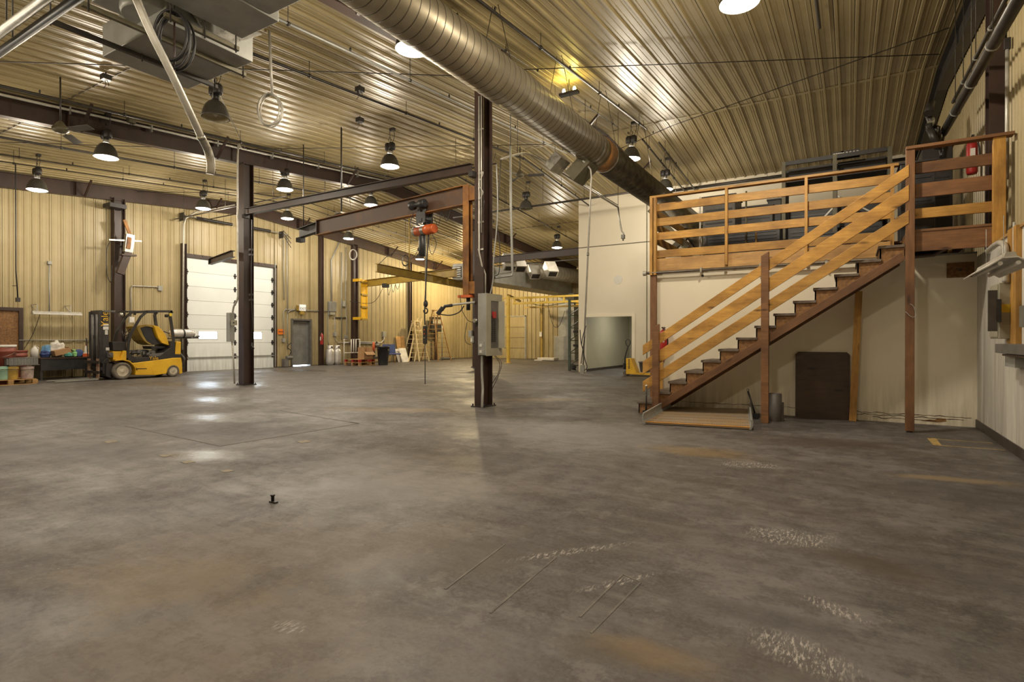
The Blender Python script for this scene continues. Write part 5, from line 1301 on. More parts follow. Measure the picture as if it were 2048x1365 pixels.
# raised hood: shell with dark inside
hood = [(670, 500), (720, 485), (800, 475), (890, 480), (960, 500), (1010, 550), (1060, 620), (1090, 700), (1105, 760), (1000, 745), (890, 762), (830, 735), (770, 690), (725, 620), (690, 550)]
fp([(690, 500), (800, 484), (880, 488), (900, 560), (930, 640), (990, 710), (1085, 752), (1000, 742), (890, 755), (835, 730), (775, 685), (730, 615)], X0 + .22, X1 - .21, 'hood_inner', m_black, .0)
fp([(885, 480), (960, 500), (1010, 550), (1060, 620), (1090, 700), (1105, 762), (1010, 730), (955, 665), (925, 580), (905, 520)], X0 + .18, X1 - .10, 'engine_hood', m_yel, .02)
fp([(670, 500), (720, 485), (800, 475), (885, 480), (905, 520), (840, 500), (790, 500), (720, 520), (760, 620), (810, 700), (890, 755), (830, 738), (770, 690), (725, 620), (690, 550)], X0 + .2, X1 - .16, 'hood_lining', m_jib, .0)
fp([(880, 770), (1090, 770), (1090, 800), (900, 812)], X0 + .25, X1 - .25, 'seat_base', m_black, .01)
en = MB()
rr = random.Random(3)
for k in range(34):
    c = K(rr.uniform(600, 1010), rr.uniform(835, 905)); en.box((rr.uniform(X0 + .25, X1 - .15), *c), (rr.uniform(.05, .16), rr.uniform(.05, .16), rr.uniform(.03, .1)))
en.build('engine_block', m_greyd, t)
for k in range(6):
    MB().tube(smooth([(X1 - .2 - k * .05, *K(rr.uniform(600, 700), 900)), (X1 - .2, *K(rr.uniform(700, 800), 820)), (X1 - .3, *K(rr.uniform(850, 1000), 880))], 5), .014, 6).build('engine_hose', m_cable, t)
fp([(820, 880), (1060, 855), (1060, 870), (930, 920), (820, 912)], X1 - .1, X1 - .02, 'sill_plate', m_greyd, .004)
# steering column, seat parts, levers, beacon
MB().tube([(FX - .5, *K(560, 820)), (FX - .5, *K(620, 640)), (FX - .5, *K(650, 575))], .03, 8).build('steering_column', m_dark, t)
sw = [Vector((FX - .5, *K(640, 575))) + Vector((.17 * math.cos(a_), .12 * math.sin(a_), .12 * math.sin(a_))) for a_ in [i * math.pi / 8 for i in range(17)]]
MB().tube(sw, .014, 6, False).build('steering_wheel', m_black, t)
for k in range(3): MB().tube([(FX - .3 - k * .06, *K(540, 720)), (FX - .3 - k * .06, *K(500 + k * 15, 560))], .01, 6).build('lever', m_dark, t)
MB().lathe([(.0, 0), (.06, .01), (.07, .05), (.06, .1)], (X1 - .1, *K(475, 340)), (0, -1, 0), 12).build('headlamp', m_galv, t)
MB().lathe([(.0, 0), (.05, .01), (.05, .06)], (X1 - .1, *K(650, 325)), (0, -1, .2), 12).build('headlamp', m_black, t)
MB().lathe([(.05, 0), (.05, .07)], (X1 - .1, *K(1050, 355)), (0, 1, 0), 12).build('tail_lamp', m_black, t)
MB().box((X1 - .005, *K(1103, 340)), (.01, .08, .1)).build('yellow_label', m_ylab, t)
# gas bottle on bracket
c = K(1180, 590); e = K(1510, 605); xx = FX - .45; zc = (c[1] + e[1]) / 2; L_ = e[0] - c[0]
gt = MB().lathe([(.04, .0), (.10, .02), (.13, .08), (.152, .16), (.155, .22), (.155, L_ - .14), (.14, L_ - .08), (.12, L_ - .06), (.125, L_ - .05), (.125, L_), (.11, L_), (.10, L_ - .06)], (xx, c[0], zc), (0, 1, 0), 26).build('gas_bottle', m_tank, t)
MB().lathe([(.158, 0), (.158, .06)], (xx, c[0] + L_ * .5, zc), (0, 1, 0), 26, False).build('strap', m_black, gt)
MB().bar((xx, c[0] - .0, zc - .17), (xx, e[0] + .15, zc - .15), .24, .03).bar((xx, e[0] + .02, zc - .15), (xx, e[0] + .2, zc - .08), .2, .03).build('bottle_bracket', m_dark, t)
MB().tube(smooth([(xx, c[0], zc), (xx, c[0] - .2, zc + .06), (xx, c[0] - .3, zc - .1)], 5), .016, 6).build('gas_hose', m_cable, t)
for k in range(3):
    MB().tube(smooth([(FX - .3 - k * .1, *K(1270, 720)), (FX - .3 - k * .08, *K(1290 + 20 * k, 860)), (FX - .3, *K(1340 + 10 * k, 950)), (FX - .3, *K(1345 - 20 * k, 1050)), (FX - .3, *K(1280, 1100))], 5), .022, 6).build('coiled_hose', m_cable, t)
jib_text('Yale', .165, (X1 + .004, *K(870, 936)), (0, 1, 0), (0, 0, 1), m_yel, t)
o = jib_text('Yale', .27, (X1 - .165, *K(240, 395)), (0, 0, 1), (0, -1, 0), m_yel, t)
for (a_, b2, c_, d_) in ((212, 465, 290, 490), (215, 500, 290, 545), (240, 550, 280, 612), (252, 790, 300, 828)):
    p, q = K(a_, b2), K(c_, d_); MB().bb(X1 - .168, X1 - .164, p[0], q[0], q[1], p[1]).build('white_label', m_wlab, t)

# ================================================================== LEFT WALL SIDE: BENCH, PALLETS
BX = -20.9
def G(px, py, X=BX): q = atX(px, py, X); return (q.y, q.z)
t = thing('work_bench', 'dark workbench with a rust-brown top and black skirt between buckets and forklift', 'bench', (BX - .35, G(130, 740)[0], 0))
y0_, zt_ = G(80, 716); y1_, _ = G(194, 716)
MB().bb(BX - .7, BX + .02, y0_, y1_, zt_ - .05, zt_).build('bench_top', m_brown, t, .004)
MB().bb(BX - .02, BX, y0_ + .02, y1_ - .02, G(130, 740)[1], zt_ - .05).build('front_skirt', m_black, t)
for yy in (y0_ + .05, y1_ - .05):
    for xx in (BX - .65, BX - .06): MB().bb(xx - .03, xx + .03, yy - .03, yy + .03, 0, zt_ - .05).build('leg', m_dark, t)
MB().bb(BX - .66, BX - .04, y0_ + .03, y0_ + .06, .0, zt_ - .05).build('side_panel', m_black, t)
def onbench(name, label, cat, px0, px1, pyt, builder, dx=-.3):
    ya, yb = G(px0, 700)[0], G(px1, 700)[0]; zt2 = G(px0, pyt)[1]
    q = (BX + dx, (ya + yb) / 2, zt_); t = thing(name, label, cat, q); builder(t, q, yb - ya, zt2 - zt_); return t
def jug(mm, cap):
    def f(t, q, w_, h):
        MB().lathe([(.0, 0), (w_ / 2, .0), (w_ / 2, h * .55), (w_ * .42, h * .72), (w_ * .16, h * .9), (w_ * .15, h * .93)], q, n=16).build('body', mm, t)
        MB().lathe([(w_ * .18, h * .92), (w_ * .18, h)], q, n=12).build('cap', cap, t)
        MB().tube(smooth([(q[0], q[1] + w_ * .18, q[2] + h * .9), (q[0] + .02, q[1] + w_ * .5, q[2] + h * .8), (q[0], q[1] + w_ * .45, q[2] + h * .55)], 4), w_ * .06, 6).build('handle', mm, t)
    return f
def bag(mm, seed, lump=.25):
    def f(t, q, w_, h):
        rr = random.Random(seed); bm = bmesh.new(); bmesh.ops.create_icosphere(bm, subdivisions=3, radius=1)
        for v in bm.verts:
            k = 1 + lump * (math.sin(v.co.x * 5 + seed) * math.cos(v.co.y * 4 + seed * 2) + .5 * math.sin(v.co.z * 9 + seed)) * .6
            v.co = Vector((v.co.x * .16 * k, v.co.y * w_ / 2 * k, max(-.0, (v.co.z + .75) / 1.75) * h * min(k, 1.1)))
        me = bpy.data.meshes.new('body'); bm.to_mesh(me); bm.free(); me.materials.append(mm)
        o = bpy.data.objects.new('body', me); link(o); o.parent = t
        MB().tube([(q[0] + .1, q[1] - w_ * .2, q[2] + h * .75), (q[0] + .13, q[1], q[2] + h * .9), (q[0] + .1, q[1] + w_ * .2, q[2] + h * .8)], .008, 5).build('fold', mm, t)
    return f
def cart(mm, rx):
    def f(t, q, w_, h):
        MB().bar((q[0], q[1] - w_ * .45, q[2] + .03 + h * .22), (q[0], q[1] + w_ * .45, q[2] + h * .55), .3, h * .42).build('body', mm, t, .005)
        MB().bar((q[0], q[1] + w_ * .3, q[2] + h * .8), (q[0], q[1] + w_ * .62, q[2] + h * .48), .28, .01).build('flap', mm, t)
    return f
onbench('plastic_jug', 'pinkish white plastic jug at the left end of the bench top', 'jug', 69, 85, 692, jug(m_wlab, m_wlab))
onbench('plastic_bag', 'navy blue crumpled bag next to the white jug on the bench', 'bag', 88, 108, 702, bag(m_blue, 1))
onbench('plastic_bag', 'light blue crumpled bag standing behind the navy bag on the bench', 'bag', 97, 116, 690, bag(m_lblue, 2), -.5)
onbench('paper_sack', 'white crumpled sack on top of the bench pile above the cardboard box', 'bag', 112, 142, 682, bag(m_wlab, 3), -.5)
onbench('cardboard_box', 'tilted open cardboard box on the bench pile', 'box', 110, 146, 690, cart(m_card, 0), -.22)
onbench('plastic_bag', 'turquoise bag at the middle of the bench top', 'bag', 132, 147, 705, bag(m_teal, 4), -.12)
onbench('plastic_tub', 'round blue tub lid leaning on the bench top', 'tub', 153, 169, 699, lambda t, q, w_, h: (MB().lathe([(h * .48, 0), (h * .48, .05), (h * .42, .06), (0.0, .05)], (q[0], q[1], q[2] + h * .5), (1, 0, .1), 20).build('lid', m_blue, t), MB().lathe([(h * .30, -.001), (h * .34, .0), (h * .46, -.2)], (q[0], q[1], q[2] + h * .5), (1, 0, .1), 20).build('body', m_wlab, t)), -.15)
onbench('plastic_bag', 'pale green bag beside the blue tub on the bench', 'bag', 146, 158, 700, bag(mat('pale_green_film', (.3, .6, .25)), 6), -.18)
onbench('cardboard_carton', 'orange and white carton right of the blue tub on the bench', 'box', 168, 186, 706, lambda t, q, w_, h: (MB().box((q[0], q[1], q[2] + h * .4), (.22, w_, h * .8)).build('body', m_or, t, .004), MB().box((q[0], q[1], q[2] + h * .9), (.2, w_ * .9, h * .2)).build('lid', m_wlab, t)), -.2)
onbench('spray_bottle', 'white spray bottle at the right end of the bench top', 'bottle', 182, 189, 692, lambda t, q, w_, h: (MB().lathe([(w_ * .5, 0), (w_ * .5, h * .55), (w_ * .15, h * .72), (w_ * .15, h * .8)], q, n=14).build('body', m_wlab, t), MB().box((q[0], q[1] - w_ * .2, q[2] + h * .9), (.03, w_ * .9, h * .16)).build('trigger_head', m_lblue, t)), -.1)
onbench('spray_bottle', 'slim white bottle with a red label beside the spray bottle', 'bottle', 176, 182, 690, jug(m_wlab, m_red), -.25)
# shelf-like reflector strip with brackets on the wall, posts and hanging conduit
t = thing('wall_light_strip', 'unlit fluorescent strip light on two brackets above the workbench', 'light fixture', (-21.4, 7.8, 2))
a, b_ = atX(64, 627, -21.4), atX(162, 630, -21.4)
MB().bar(a, b_, .2, .05).build('reflector', m_wlab, t); MB().bar(a + Vector((0, 0, .05)), b_ + Vector((0, 0, .05)), .1, .05).build('housing', m_cond, t)
for u in (.1, .78):
    p = a.lerp(b_, u); MB().bar(p + Vector((0, 0, .07)), Vector((XL + .02, p.y, p.z + .28)), .02, .02).bar(p + Vector((0, 0, .28)), Vector((XL + .02, p.y, p.z + .28)), .02, .02).bar(p + Vector((0, 0, .05)), p + Vector((0, 0, .28)), .02, .02).build('bracket', m_cond, t)
MB().tube(smooth([a + Vector((0, .2, 0)), a + Vector((-.2, .1, -.6)), a + Vector((-.3, -.1, -1.1))], 5), .008, 5).build('power_cord', m_cable, t)
def wconduit(label, pts, r=.018, mm=None, X=XL + .06, name='wall_conduit', boxes=(), cat='conduit'):
    P_ = [atX(px, py, X) for px, py in pts]; t = thing(name, label, cat, P_[0])
    MB().tube(P_, r, 8).build('conduit_run', mm or m_cond, t)
    for (px, py, sy, sz) in boxes:
        q = atX(px, py, X); MB().box(q, (.10, sy, sz)).build('junction_box', m_galvd, t, .004)
    return t
wconduit('thin vertical conduit on the ribbed wall above the strip light', [(99, 525), (99, 628)], .02, m_galvd, boxes=((99, 526, .1, .1),))
wconduit('horizontal conduits along the wall behind the bench pile', [(38, 681), (190, 681)], .018, m_galvd)
wconduit('conduit loop above the forklift guard ending in a small grey box', [(262, 640), (262, 578), (265, 572), (310, 574), (322, 576)], .022, m_cond, boxes=((320, 577, .14, .18),))
wconduit('pale conduit running up beside the left edge of the overhead door', [(365, 700), (368, 450), (372, 437), (392, 425), (470, 410)], .03, m_cond, X=XL + .35)
q = atX(263, 640, XL + .3); tag(MB().box((q.x, q.y, q.z), (.08, .16, .2)).build('wall_socket', m_wlab, None, .005, loc=tuple(q)), 'pale socket box on the wall seen through the forklift guard', 'socket')
t = thing('cord_drop', 'dark cord reel drop hanging from the roof at the far left', 'cord', (-19, 5.6, 3))
a = atD(30, 237, 16.0); MB().tube([Vector((a.x, a.y, roof(a.y))), atD(32, 330, 16), atD(32, 540, 16), atD(36, 598, 16)], .016, 6).build('cord', m_cable, t)
MB().box(atD(36, 600, 16), (.09, .09, .12)).build('plug_box', m_dark, t); MB().bar(atD(25, 572, 16), atD(34, 572, 16), .015, .015).build('side_hook', m_dark, t)
MB().box(a + Vector((0, 0, .3)), (.2, .1, .08)).build('ceiling_bracket', m_dark, t)
# lift arm bracket on wall column
t = thing('balancer_arm', 'brown steel swing arm with a white clamp hanging on the wide wall column', 'crane arm', (-21.2, 9.6, 4.5))
xa = -21.15
p = [atX(233, 550, xa), atX(262, 472, xa)]
MB().bar(atX(240, 548, xa), atX(256, 505, xa), .12, .22, up=(0, 1, 0)).build('lower_link', m_brown, t)
MB().bar(atX(256, 505, xa), atX(260, 470, xa), .16, .26, up=(0, 1, 0)).build('clamp_frame', m_galv, t)
MB().bar(atX(257, 498, xa + .1), atX(260, 475, xa + .1), .03, .12, up=(0, 1, 0)).build('rusty_insert', m_rust, t)
MB().bar(atX(218, 480, xa), atX(283, 483, xa), .05, .05).build('cross_rod', m_galv, t)
MB().bar(atX(242, 510, xa), atX(271, 512, xa), .2, .05).build('shelf_plate', m_brown, t)
MB().bar(atX(249, 440, xa), atX(261, 472, xa), .05, .09, up=(0, 1, 0)).build('upper_link', m_rust, t)
MB().tube(smooth([atX(222, 482, xa), atX(214, 500, xa), atX(214, 545, xa), atX(222, 565, xa), atX(224, 530, xa)], 6), .012, 6).build('loose_cable', m_cable, t)
MB().box(atX(236, 412, xa) - Vector((.2, 0, 0)), (.5, .5, .14)).build('column_bracket', m_dark, t)
# door hardware: torsion springs
for k, (p0, p1, lab) in enumerate((((394, 437), (464, 449), 'black torsion spring left of the dark column above the overhead door'), ((505, 457), (540, 462), 'black torsion spring right of the dark column above the overhead door'))):
    xx = XL + .35; a, b_ = atX(*p0, xx), atX(*p1, xx); a.z = b_.z = (a.z + b_.z) / 2
    t = thing('torsion_spring', lab, 'spring', a); prof = []; L_ = (b_ - a).length; z = 0
    while z < L_: prof += [(.055, z), (.065, z + .02), (.055, z + .04)]; z += .045
    MB().lathe(prof, a, b_ - a, 10).build('coil', m_dark, t)
    MB().tube([Vector((xx, DL[0] - .2 if k == 0 else a.y, a.z)), Vector((xx, b_.y + (.1 if k == 0 else .9), a.z))], .018, 8).build('shaft', m_galvd, t)
for k, (px, py) in enumerate(((364, 434), (563, 470))):
    q = atX(px, py, XL + .35); t = thing('door_bearing_plate', ['left', 'right'][k] + ' bearing plate and cable drum above the overhead door', 'bracket', q)
    MB().box(q, (.3, .03, .3)).build('plate', m_dark, t); MB().lathe([(.1, 0), (.1, .08)], q, (0, 1, 0), 14).build('drum', m_dark, t)
    if k:
        for s_ in range(3): MB().tube([q + Vector((0, .1, .2 - .1 * s_)), q + Vector((0, .5, -.1 - s_ * .2))], .014, 6).build('chain_guide', m_dark, t)
# I-beam stub to the left of column at door head
t = thing('stub_beam', 'short brown I-beam stub sticking left from the dark column below the door head', 'beam', (XA, 9.2, 4))
a = atD(466, 508, 15.1); b_ = atD(421, 524, 17.2); MB().ibeam(a, b_, .18, .12).build('beam', m_brown, t)
MB().box(b_, (.03, .12, .18)).build('end_plate', m_dark, t)
# right side of overhead door: conduits, EXIT sign, signs, extinguisher, boxes
t = thing('exit_sign', 'white illuminated EXIT sign with a grey battery box over the grey door', 'sign', atX(605, 617, XL + .15))
q = atX(604, 616, XL + .15); dy = atX(612, 616, XL + .15).y - atX(598, 616, XL + .15).y
MB().box(q, (.12, .36, .30)).build('housing', m_wlab, t, .006)
MB().box(q + Vector((.062, 0, 0)), (.004, .34, .28)).build('sign_face', m_sign, t)
jib_text('EXIT', .17, q + Vector((.066, .02, -.05)), (0, 1, 0), (0, 0, 1), m_redtxt, t)
MB().box(q + Vector((0, .0, -.23)), (.1, .22, .15)).build('battery_box', m_jib, t)
MB().box(q + Vector((-.02, -.22, -.02)), (.08, .08, .24)).build('side_box', m_jib, t)
t = thing('orange_sign', 'small orange notice sign on the wall right of the overhead door', 'sign', atX(562, 664, XL + .05))
q = atX(562, 664, XL + .05); MB().box(q, (.01, .34, .24)).build('plate', m_orsign, t); jib_text('DANGER' if False else 'NOTICE', .07, q + Vector((.008, 0, .05)), (0, 1, 0), (0, 0, 1), m_redtxt, t) if False else None
MB().box(q + Vector((.006, 0, .0)), (.002, .26, .03)).build('print_line', m_brown, t)
wconduit('conduit arch from the overhead door to the EXIT sign', [(567, 680), (567, 625), (571, 619), (588, 620), (597, 618)], .02, m_galvd, boxes=((567, 681, .14, .18),))
wconduit('second conduit bend just under the arch left of the EXIT sign', [(575, 700), (575, 626), (580, 622), (590, 620)], .02, m_galvd)
wconduit('tall thin pipe rising beside the overhead door right edge', [(575, 628), (574, 470)], .022, m_galvd)
wconduit('tall thin pipe second from the overhead door right edge', [(568, 600), (567, 480)], .022, m_galvd)
wconduit('conduit pair running from the EXIT sign to the grey switch box', [(612, 621), (630, 622), (660, 623)], .022, m_galvd)
wconduit('tall conduit dropping from the roof into the grey switch box', [(697, 430) if False else (683, 475), (663, 520), (663, 608)], .035, m_galvd)
t = thing('switch_box', 'blue grey rounded switch box on the wall between two brown posts', 'electrical box', atX(663, 615, XL + .1))
q = atX(664, 614, XL + .1); MB().box(q, (.2, .42, .5)).build('box', m_galvd, t, .03); MB().box(q + Vector((0, 0, -.33)), (.14, .3, .14)).build('lower_gland', m_greyp, t)
wconduit('curved gas pipe from the switch box down to the gas bottles', [(657, 612), (656, 640), (656, 680), (658, 697)], .02, m_galvd)
wconduit('conduit dropping from the switch box to the pipe manifold', [(669, 625), (670, 660), (670, 675), (671, 682), (676, 686), (690, 686)], .022, m_galvd, boxes=((670, 669, .16, .2),))
wconduit('vertical pipe with a cross bracket left of the brown wall column', [(683, 505), (683, 680)], .028, m_galvd, boxes=((687, 608, .18, .28),))
wconduit('vertical conduit nearest the brown wall column', [(692, 495), (691, 600), (694, 660), (693, 680)], .022, m_galvd, boxes=((692, 674, .14, .16),))
wconduit('dark horizontal cross bracket joining the vertical pipes', [(671, 636), (691, 636)], .03, m_dark)
wconduit('low row of horizontal pipes left of the brown wall column', [(688, 686), (702, 686)], .045, m_cond)
wconduit('low horizontal conduit right of the wall column ending at a grey socket', [(718, 684), (762, 686), (768, 680), (768, 672)], .035, m_cond, boxes=((768, 669, .22, .3),))
wconduit('second low horizontal pipe right of the wall column', [(718, 687), (760, 688)], .03, m_galvd)
t = thing('pump_unit', 'small grimy pump with hoses on the floor between overhead door and exit door', 'pump', atX(570, 728, XL + .25))
q = atX(571, 725, XL + .25); MB().box((q.x, q.y, .2), (.2, .25, .36)).lathe([(.09, 0), (.09, .3)], (q.x + .05, q.y, .42), (0, 1, 0), 12).build('body', m_greyd, t, .01)
MB().tube(smooth([(q.x, q.y + .1, .4), (q.x + .05, q.y + .25, .7), (q.x, q.y + .1, .9), (q.x, q.y + .3, 1.1)], 6), .02, 6).build('hose', m_cable, t)
# gas bottles on floor
def lp_tank(q, lab):
    t = thing('gas_bottle', lab, 'gas bottle', q, 'white gas bottles by the wall'); x, y, z = q
    MB().lathe([(.13, 0), (.135, .03), (.165, .05), (.19, .12), (.195, .2), (.195, .62), (.18, .72), (.13, .79), (.05, .82)], q, n=26).build('tank_body', m_tank, t)
    MB().lathe([(.13, .78), (.135, .80), (.135, .96), (.125, .96), (.125, .8)], q, n=22, cap=False).build('collar', m_tank, t)
    MB().lathe([(.025, .82), (.025, .90), (.04, .91), (.04, .94)], q, n=10).build('valve', m_dark, t)
    MB().bb(x + .05, x + .14, y - .05, y + .05, .84, .91).build('collar_slot', m_dark, t)
for (px, py), lab in (((660, 728), 'left white gas bottle standing by the wall'), ((674, 727), 'right white gas bottle standing by the wall')):
    q = atX(px, py, XL + .45); lp_tank((q.x, q.y, 0), lab)
# white cart frame
t = thing('tube_cart', 'white tubular cart frame standing before the brown wall column', 'cart', atX(700, 725, -21.2))
xx = -21.2
c = MB(); P_ = lambda px, py, X=xx: atX(px, py, X)
z1_, z0_ = P_(700, 679).z, P_(700, 706).z; ya, yb = P_(688, 700).y, P_(719.5, 700).y
c.tube([(xx, ya, 0), (xx, ya, z1_), (xx, yb, z1_), (xx, yb, .05)], .022, 6); c.tube([(xx, ya, z0_), (xx, yb, z0_)], .022, 6); c.build('frame', m_wlab, t)
for u in (.45, .6, .75): MB().tube([(xx, ya + (yb - ya) * u, z0_), (xx, ya + (yb - ya) * u, z1_)], .03, 6).build('slat_bar', m_wlab, t)
for yy in (ya + .1, yb - .1): MB().lathe([(.09, -.02), (.09, .02)], (xx + .03, yy, .09), (1, 0, 0), 12).build('wheel', m_rub, t)
MB().box((xx + .2, P_(712, 715).y, .3), (.35, .4, .3)).build('crate', m_brown, t)

# pallets -----------------------------------------------------------------------------------
def pallet(name, lab, x0, x1, y0, y1, m_top, m_blk, h=.13, z=0, nb=6, along='y'):
    t = thing(name, lab, 'pallet', ((x0 + x1) / 2, (y0 + y1) / 2, z))
    for k in range(nb):
        u = x0 + (x1 - x0) * (k + .5) / nb; w_ = (x1 - x0) / nb * .8
        MB().bb(u - w_ / 2, u + w_ / 2, y0, y1, z + h - .02, z + h).build('deck_board', m_top, t)
    for k in range(3):
        u = x0 + (x1 - x0) * (k * .46 + .04); MB().bb(u - .05, u + .05, y0, y1, z, z + .018).build('bottom_board', m_top, t)
    for i in range(3):
        v = y0 + (y1 - y0) * (i * .46 + .04)
        for k in range(3):
            u = x0 + (x1 - x0) * (k * .46 + .04); MB().bb(u - .05, u + .05, v - .05, v + .07, z + .018, z + h - .02).build('block', m_blk, t)
    return t
qa, qb = atZ(-10, 775), atZ(72, 768)
px0 = qb.x - 1.0
pallet('wooden_pallet', 'worn wooden pallet carrying the paint buckets at the left edge', qb.x - .95, qb.x + .05, qb.y - 1.15, qb.y + .0, m_woodl, m_woodl, .15)
zt_ = .15
def bucket(c, r, h, mm, lab, lid=None, name='paint_bucket', cat='bucket', band=None):
    t = thing(name, lab, cat, c)
    MB().lathe([(r * .86, 0), (r * .9, .02), (r * .97, h * .8), (r * 1.04, h * .81), (r * 1.04, h * .86), (r, h * .87), (r * 1.02, h)], c, n=24).build('body', mm, t)
    MB().lathe([(r * 1.06, h * .94), (r * 1.06, h), (r * .9, h * 1.0)], c, n=24).build('rim', lid or mm, t)
    MB().tube([Vector(c) + Vector((r * 1.05 * math.cos(a_), r * 1.05 * math.sin(a_), h * .8 - .12 * abs(math.sin(a_ - .7)) * h)) for a_ in [i * math.pi / 10 - 1.5 for i in range(11)]], .004, 5).build('wire_handle', m_galv, t)
    return t
bx = qb.x - .15
m_mint = mat('mint_plastic', (.35, .55, .42), (.25, .45, .34), 5, .45)
m_pink = mat('splashed_white_bucket', (.66, .55, .48), (.35, .25, .25), 7, .5)
for px, mm, lab in ((3, m_mint, 'mint green bucket at the left picture edge on the pallet'), (23, m_purple, 'grimy yellow bucket in the middle of the pallet'), (54, m_pink, 'paint-splashed white bucket at the right end of the pallet')):
    q = atX(px, 745, bx); bucket((bx, q.y, zt_), .155, atX(px, 733, bx).z - zt_, mm, lab)
q0, q1 = atX(8, 733, bx), atX(74, 733, bx)
t = thing('plastic_crate', 'flat grey slotted crate lying on top of the paint buckets', 'crate', (bx, (q0.y + q1.y) / 2, q0.z + .01))
zc0, zc1 = q0.z + .012, atX(30, 716, bx).z
MB().bb(bx - .3, bx + .18, q0.y, q1.y, zc0, zc0 + .02).bb(bx - .3, bx + .18, q0.y, q1.y, zc1 - .02, zc1).bb(bx + .16, bx + .18, q0.y, q0.y + .05, zc0, zc1).bb(bx - .28, bx + .15, q0.y + .02, q1.y - .02, zc0 + .02, zc1 - .02).build('shell', m_greyd, t)
n = 22
sl = MB()
for k in range(n): yy = q0.y + .06 + (q1.y - q0.y - .1) * k / n; sl.bb(bx + .15, bx + .182, yy, yy + .014, zc0 + .02, zc1 - .02)
sl.build('slat_row', m_galvd, t)['kind'] = 'stuff'
for (px, X_, r, h, lab, mm) in ((6, -20.0, .27, .92, 'tall faded red drum behind the grey crate at the left edge', m_redp), (33, -20.7, .24, .80, 'smaller red-brown drum behind the grey crate', m_redp)):
    q = atX(px, 720, X_); bucket((X_, q.y, 0), r, atX(px, 690 if px < 10 else 701, X_).z, mm, lab, m_wlab if px < 10 else m_redp, 'plastic_drum', 'drum')
# far pallet with saw, boxes, bins, chairs, panels
xf = atZ(750, 731)
yA, yB_ = atZ(720, 731).y, atZ(764, 732).y
q = atZ(742, 731)
p1 = pallet('stacked_pallet', 'pale lower pallet under the red-blocked one right of the wall column', q.x - 1.0, q.x, q.y - .75, q.y + .7, m_yelp if False else m_woodl, m_woodl, .15)
p2 = pallet('stacked_pallet', 'upper pallet with red blocks carrying the chop saw', q.x - 1.0, q.x, q.y - .75, q.y + .7, m_woodl, m_red, .15, .15)
xs = q.x - .3; zt_ = .30
def XP(px, py): return atX(px, py, xs)
a, b_ = XP(723, 715), XP(741, 695)
t = thing('cardboard_box', 'brown open box on the red-blocked pallet next to the chop saw', 'box', (xs, (a.y + b_.y) / 2, zt_))
MB().bb(xs - .25, xs + .2, a.y, b_.y, zt_, zt_ + .02).bb(xs + .18, xs + .2, a.y, b_.y, zt_, b_.z * .75).bb(xs - .25, xs - .23, a.y, b_.y, zt_, b_.z).bb(xs - .25, xs + .2, a.y, a.y + .02, zt_, b_.z).bb(xs - .25, xs + .2, b_.y - .02, b_.y, zt_, b_.z).build('body', m_card, t)
MB().bar((xs + .2, (a.y + b_.y) / 2, b_.z * .75), (xs + .35, (a.y + b_.y) / 2, b_.z * .75 - .15), b_.y - a.y, .012).build('flap', m_card, t)
q = XP(748, 705); t = thing('chop_saw', 'orange guarded chop saw standing on the red-blocked pallet', 'saw', (xs, q.y, zt_))
MB().box((xs, q.y, zt_ + .05), (.5, .5, .1)).build('base', m_greyd, t, .01)
MB().lathe([(.22, 0), (.24, .02), (.24, .07), (.22, .09)], (xs + .05, q.y - .12, XP(748, 694).z), (.8, .6, 0), 20).build('blade_guard', m_or, t)
MB().lathe([(.09, 0), (.1, .02), (.1, .22), (.08, .26)], (xs, q.y + .05, XP(748, 694).z + .03), (0, 1, .2), 14).build('motor', m_greyd, t)
MB().bar((xs, q.y, zt_ + .1), (xs, q.y - .05, XP(748, 694).z), .08, .1).bar((xs, q.y + .1, XP(748, 692).z), (xs, q.y + .2, XP(748, 684).z), .05, .05).build('arm', m_dark, t)
q = atZ(774, 731)
t = thing('rubbish_bin', 'black round rubbish bin in front of the blue chairs', 'bin', (q.x - .25, q.y, 0)); h = atD(774, 693, (Vector((q.x, q.y, 0)).x * -sn + q.y * cs)).z
MB().lathe([(.22, 0), (.225, .02), (.295, h * .93), (.32, h * .93), (.33, h), (.30, h), (.28, h * .9), (.22, .06), (.0, .05)], (q.x - .25, q.y, 0), n=30).build('body', m_black, t)
for s_ in (-1, 1): MB().box((q.x - .25, q.y + s_ * .33, h * .88), (.12, .05, .07)).build('grip', m_black, t)
MB().box((q.x + .03, q.y + .08, h * .8), (.02, .12, .07)).build('white_label', m_galv, t)
def chair(px, lab):
    q = atX(px, 722, -20.9); t = thing('blue_chair', lab, 'chair', (q.x, q.y, 0), 'blue shell chairs behind the bin'); x, y = q.x, q.y
    MB().box((x, y, .46), (.46, .46, .06)).build('seat', m_blue, t, .02)
    MB().bar((x - .0 - .2, y, .5), (x - .26, y, .98), .5, .04, up=(1, 0, 0)).build('backrest', m_blue, t, .01)
    for sx in (-.2, .2):
        for sy in (-.2, .2): MB().tube([(x + sx, y + sy, 0), (x + sx * .9, y + sy * .9, .45)], .014, 6).build('leg', m_woodl, t)
chair(779, 'left blue chair behind the black bin'); chair(790, 'right blue chair behind the black bin')
t = thing('chipboard_panel', 'upright brown chipboard panel leaning on the wall behind the blue chairs', 'board', atX(803, 715, XL + .2))
a, b_ = atX(794, 673, XL + .2), atX(810, 700, XL + .2); MB().prism([(XL + .35, 0), (XL + .38, 0), (XL + .1, a.z), (XL + .07, a.z)], lambda u, v, w_: (u, w_, v), a.y, b_.y).build('board', m_woodl, t)
t = thing('leaning_board', 'white panels leaning low against the wall right of the blue chairs', 'board', atX(807, 722, -21.0))
